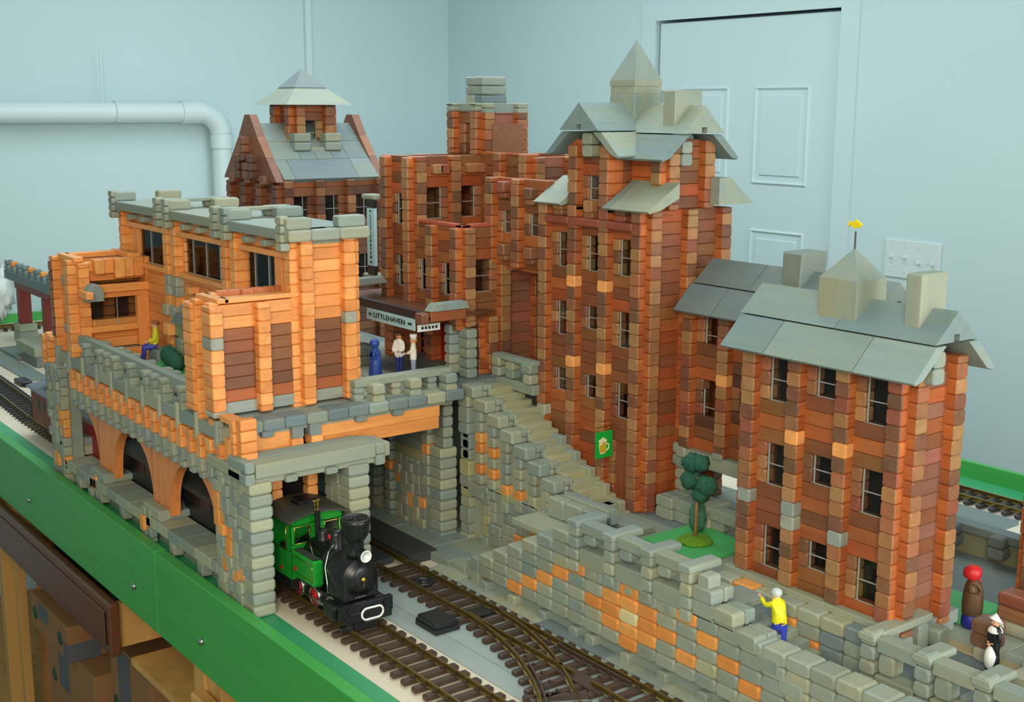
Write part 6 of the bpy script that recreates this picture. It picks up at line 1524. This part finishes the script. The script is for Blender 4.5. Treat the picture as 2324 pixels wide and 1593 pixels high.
def hand(root, P_, H, w, d, side, skin=SK):
    """palm with four fingers and a thumb; w wrist point, d direction (unit-height units)"""
    w = Vector(w); d = Vector(d).normalized(); s = d.cross(Vector((0, 0, 1))); s = (s.normalized() if s.length > .01 else Vector((0, 1, 0)))*side
    dn = s.cross(d).normalized()
    mb = MB(); mb.blob(P_(w+d*.022), (.022*H, .022*H, .016*H), lin(skin), 0, 10)
    for k, L in enumerate((.036, .042, .039, .030)):
        a = w+d*.032+s*(k-1.5)*.0105; m_ = a+d*L*.55; e = m_+d*L*.35-Vector((0, 0, 1))*.008
        mb.tube([P_(a), P_(m_), P_(e)], [.0056*H, .0053*H, .0042*H], 6, lin(skin))
    a = w+d*.012-s*.018; mb.tube([P_(a), P_(a+d*.016-s*.012), P_(a+d*.032-s*.012)], [.0066*H, .006*H, .0048*H], 6, lin(skin))
    mb.build('hand', FIG, root)
def standing(armsL, armsR, legs=None, w=.085, torso=.075, headr=.062):
    J = [((0, 0, .50), torso*.95, torso*1.05), ((0, 0, .62), torso, torso*1.1), ((0, 0, .75), torso*.95, torso*1.2), ((0, 0, .835), .035, .035), ((0.004, 0, .90), headr, headr*.95), ((.002, 0, .945), headr*.82, headr*.82)]
    E = [(0, 1), (1, 2), (2, 3), (3, 4), (4, 5)]
    for s, arm in ((1, armsL), (-1, armsR)):
        a = len(J); J.append(((0, s*w*1.05, .765), .036)); J.append((arm[0], .031)); J.append((arm[1], .022)); E += [(2, a), (a, a+1), (a+1, a+2)]
    lg_ = legs or (((0, .042, .26), (0, .042, .05), (.045, .045, .022)), ((0, -.042, .26), (0, -.042, .05), (.045, -.045, .022)))
    for s, L in zip((1, -1), lg_):
        a = len(J); J.append(((0 if len(L) < 4 else L[3][0], s*.042, .45), .052)); J.append((L[0], .042)); J.append((L[1], .030)); J.append((L[2], .024)); E += [(0, a), (a, a+1), (a+1, a+2), (a+2, a+3)]
    return J, E
# 1. blue hooded figure on the terrace
J, E = standing(((.02, .12, .62), (.07, .05, .58)), ((.02, -.12, .62), (.07, -.05, .58)), torso=.11, headr=.068)
def ex(root, P_, H, rot):
    face(root, P_, H, rot, hr=.066); cap(root, P_, H, rot, 'hood', (34, 74, 156), (-.014, 0, .915), (.092, .095, .095)); 
    mb = MB(); mb.lathe([(.14*H, .0*H), (.155*H, .2*H), (.14*H, .45*H), (.13*H, .6*H)], P_((0, 0, 0)), (0, 0, 1), 18, lin((36, 70, 150))); mb.build('long_coat', FIG, root)
figure('person', (-1.79, 1.068, 15*h), 'little person in a blue hooded coat standing on the terrace near the orange wall', J, E, lambda c: SK if c.z > .85 and c.x > .02 else (36, 72, 152), math.radians(35), .074, extras=ex)
# 2. man in white shirt
J, E = standing(((.03, .12, .62), (.13, .07, .60)), ((.03, -.12, .62), (.13, -.06, .58)))
def ex(root, P_, H, rot):
    face(root, P_, H, rot, skin=(196, 130, 92)); cap(root, P_, H, rot, 'hair', (70, 44, 28), (-.012, 0, .935), (.064, .064, .05)); hand(root, P_, H, (.13, .07, .60), (1, -.3, 0), 1, (196, 130, 92)); hand(root, P_, H, (.13, -.06, .58), (1, .2, 0), -1, (196, 130, 92))
figure('person', (-1.80, 1.122, 15*h), 'little brown-haired person in a white shirt and dark blue trousers facing the cook', J, E, lambda c: (196, 130, 92) if c.z > .84 else ((226, 224, 212) if c.z > .47 else ((34, 46, 104) if c.z > .06 else (40, 36, 34))), math.radians(-60), .081, extras=ex)
# 3. cook with tray
J, E = standing(((.05, .10, .64), (.15, .05, .60)), ((.05, -.10, .64), (.15, -.05, .60)))
def ex(root, P_, H, rot):
    face(root, P_, H, rot); cap(root, P_, H, rot, 'hair', (196, 150, 70), (-.02, 0, .905), (.055, .06, .05))
    mb = MB(); mb.lathe([(.076*H, 0), (.076*H, .05*H), (.088*H, .065*H), (.086*H, .11*H), (.06*H, .12*H), (.0001, .12*H)], P_((0, 0, .935)), (0, 0, 1), 18, lin((240, 240, 234))); mb.build('cook_hat', FIG, root)
    hand(root, P_, H, (.15, .05, .60), (1, 0, -.1), 1); hand(root, P_, H, (.15, -.05, .60), (1, 0, -.1), -1)
    mb = MB(); mb.prism([P_((.17, -.08, 0))[:2], P_((.33, -.08, 0))[:2], P_((.33, .08, 0))[:2], P_((.17, .08, 0))[:2]], P_((0, 0, .585))[2], P_((0, 0, .60))[2], 'z', lin((236, 236, 236))); t_ = mb.build('tray', FIG, root)
    mb = MB(); mb.blob(P_((.26, .02, .625)), (.022*H, .022*H, .026*H), lin((110, 62, 34)), .1, 10); mb.build('pudding', FIG, root)
figure('person', (-1.775, 1.135, 15*h), 'little cook in a white hat and jacket holding a tray on the terrace', J, E, lambda c: SK if c.z > .84 else ((238, 234, 212) if c.z > .47 else ((150, 160, 190) if c.z > .06 else (40, 36, 34))), math.radians(-128), .075, extras=ex)
# 4. seated man in yellow (station terrace)
def seat_fig():
    J = [((0, 0, .0), .070, .075), ((0, 0, .12), .07, .08), ((0, 0, .25), .068, .088), ((.004, 0, .335), .033, .033), ((.008, 0, .40), .060, .056), ((.006, 0, .445), .048, .048),
         ((0, .095, .265), .034), ((.03, .11, .12), .030), ((.14, .06, .09), .022), ((0, -.095, .265), .034), ((.03, -.11, .12), .030), ((.14, -.05, .09), .022),
         ((.06, .045, -.01), .052), ((.22, .05, -.01), .044), ((.23, .05, -.20), .034), ((.29, .05, -.235), .026), ((.06, -.045, -.01), .052), ((.22, -.05, -.01), .044), ((.23, -.05, -.20), .034), ((.29, -.05, -.235), .026)]
    E = [(0, 1), (1, 2), (2, 3), (3, 4), (4, 5), (2, 6), (6, 7), (7, 8), (2, 9), (9, 10), (10, 11), (0, 12), (12, 13), (13, 14), (14, 15), (0, 16), (16, 17), (17, 18), (18, 19)]
    return J, E
J, E = seat_fig()
def ex(root, P_, H, rot):
    face(root, P_, H, rot, hz=.40); cap(root, P_, H, rot, 'hair', (150, 84, 50), (-.010, 0, .435), (.062, .062, .046)); hand(root, P_, H, (.14, .06, .09), (1, -.3, -.3), 1); hand(root, P_, H, (.14, -.05, .09), (1, .3, -.3), -1)
figure('person', (-2.2, .845, 16.1*h+.005), 'little seated person in a yellow jumper and blue trousers on the station terrace', J, E, lambda c: SK if c.z > .345 else ((214, 202, 40) if (c.z > .045 and c.x < .18) or c.z > .06 else ((48, 60, 170) if c.z > -.215 else (96, 100, 104))), math.radians(-108), .098, extras=ex)
# 5. grey-haired man in yellow climbing the front stair
J = [((0, 0, .50), .066, .072), ((.03, 0, .62), .070, .078), ((.085, 0, .75), .068, .088), ((.11, 0, .825), .034, .034), ((.13, 0, .885), .060, .056), ((.13, 0, .93), .050, .050),
     ((.09, .092, .765), .034), ((.18, .13, .72), .028), ((.30, .13, .80), .021), ((.09, -.092, .765), .034), ((.15, -.13, .62), .029), ((.22, -.10, .52), .021),
     ((.02, .04, .44), .052), ((.13, .045, .30), .042), ((.06, .045, .13), .030), ((.11, .05, .10), .024), ((-.01, -.04, .44), .052), ((-.02, -.045, .25), .040), ((-.07, -.045, .04), .030), ((-.02, -.05, .02), .025)]
E = [(0, 1), (1, 2), (2, 3), (3, 4), (4, 5), (2, 6), (6, 7), (7, 8), (2, 9), (9, 10), (10, 11), (0, 12), (12, 13), (13, 14), (14, 15), (0, 16), (16, 17), (17, 18), (18, 19)]
def ex(root, P_, H, rot):
    face(root, P_, H, rot, hz=.885, hx=.13); cap(root, P_, H, rot, 'hair', (196, 206, 204), (.112, 0, .915), (.064, .064, .058)); hand(root, P_, H, (.30, .13, .80), (1, 0, .7), 1); hand(root, P_, H, (.22, -.10, .52), (.6, 0, -1), -1)
    mb = MB(); mb.tube([P_((.068*math.cos(a), .074*math.sin(a), .515)) for a in [2*PI*k/16 for k in range(17)]], .009*H, 6, lin((92, 48, 36))); mb.build('belt', FIG, root)
figure('person', (-.950, 1.137, 3.95*h), 'little grey-haired person in a yellow jumper and blue trousers climbing the front stair', J, E, lambda c: (196, 206, 204) if (c.z > .93) else (SK if c.z > .835 and c.x > .07 else ((228, 220, 20) if c.z > .51 else ((56, 74, 188) if c.z > .03 and not (c.x > .08 and c.z < .115) else (76, 42, 34)))), math.radians(165), .088, extras=ex)
# 6. woman with red scarf, brown coat, blue skirt
J, E = standing(((.03, .10, .62), (.06, .03, .60)), ((.03, -.10, .62), (.06, -.03, .60)), torso=.115, headr=.075)
def ex(root, P_, H, rot):
    face(root, P_, H, rot, hr=.075); cap(root, P_, H, rot, 'red_headscarf', (206, 36, 40), (-.03, 0, .90), (.115, .118, .112), lump=.06)
    mb = MB(); mb.tube([P_((.05, .0, .83)), P_((.095, 0, .78)), P_((.10, 0, .71))], [.02*H, .014*H, .008*H], 8, lin((206, 36, 40))); mb.build('scarf_end', FIG, root)
    mb = MB(); mb.lathe([(.12*H, .20*H), (.155*H, .23*H), (.165*H, .40*H), (.15*H, .60*H), (.12*H, .74*H), (.06*H, .80*H)], P_((0, 0, 0)), (0, 0, 1), 18, lin((92, 66, 42))); mb.build('brown_coat', FIG, root)
    mb = MB(); mb.lathe([(.13*H, .0), (.16*H, .03*H), (.155*H, .15*H), (.13*H, .24*H)], P_((0, 0, 0)), (0, 0, 1), 18, lin((34, 38, 142))); mb.build('blue_skirt', FIG, root)
figure('person', (-.825, 1.352, 5.42*h), 'little person in a red headscarf, brown coat and blue skirt, at the right', J, E, lambda c: SK if c.z > .84 and c.x > .02 else ((92, 66, 42) if c.z > .22 else (34, 38, 142)), math.radians(35), .079, extras=ex)
# 7. maid
J, E = standing(((.0, .125, .62), (.09, .03, .53)), ((.0, -.125, .62), (.09, -.03, .53)), torso=.078)
def ex(root, P_, H, rot):
    face(root, P_, H, rot); hand(root, P_, H, (.09, .03, .53), (.5, -1, -.3), 1); hand(root, P_, H, (.09, -.03, .53), (.5, 1, -.3), -1)
    mb = MB(); mb.lathe([(.075*H, 0), (.11*H, .02*H), (.105*H, .25*H), (.08*H, .5*H)], P_((0, 0, 0)), (0, 0, 1), 18, lin((26, 26, 30))); mb.build('black_skirt', FIG, root)
    mb = MB(); mb.lathe([(.11*H, .72*H), (.125*H, .74*H), (.10*H, .79*H), (.055*H, .83*H)], P_((0, 0, 0)), (0, 0, 1), 18, lin((238, 240, 234))); mb.build('white_collar', FIG, root)
    mb = MB(); 
    a0, a1, a2 = P_((.11, 0, .97)), P_((-.05, .12, .90)), P_((-.05, -.12, .90)); a3 = P_((-.17, 0, .76)); a4 = P_((.0, 0, 1.05))
    mb.add([a0, a1, a2, a3, a4, P_((.08, .085, .955)), P_((.08, -.085, .955))], [(0, 5, 4), (5, 1, 4), (1, 3, 4), (3, 2, 4), (2, 6, 4), (6, 0, 4), (0, 6, 2, 3, 1, 5)], lin((240, 240, 236))); mb.build('white_bonnet', FIG, root)
    mb = MB(); mb.blob(P_((.05, 0, .28)), (.10*H, .115*H, .22*H), lin((238, 240, 236)), .02, 18); mb.build('white_apron', FIG, root)
figure('person', (-.734, 1.254, 5.42*h), 'little maid in a white bonnet and apron over black, nearest the lower right corner', J, E, lambda c: SK if c.z > .845 or (c.z < .56 and c.x > .085) else (24, 24, 28), math.radians(-110), .070, extras=ex)
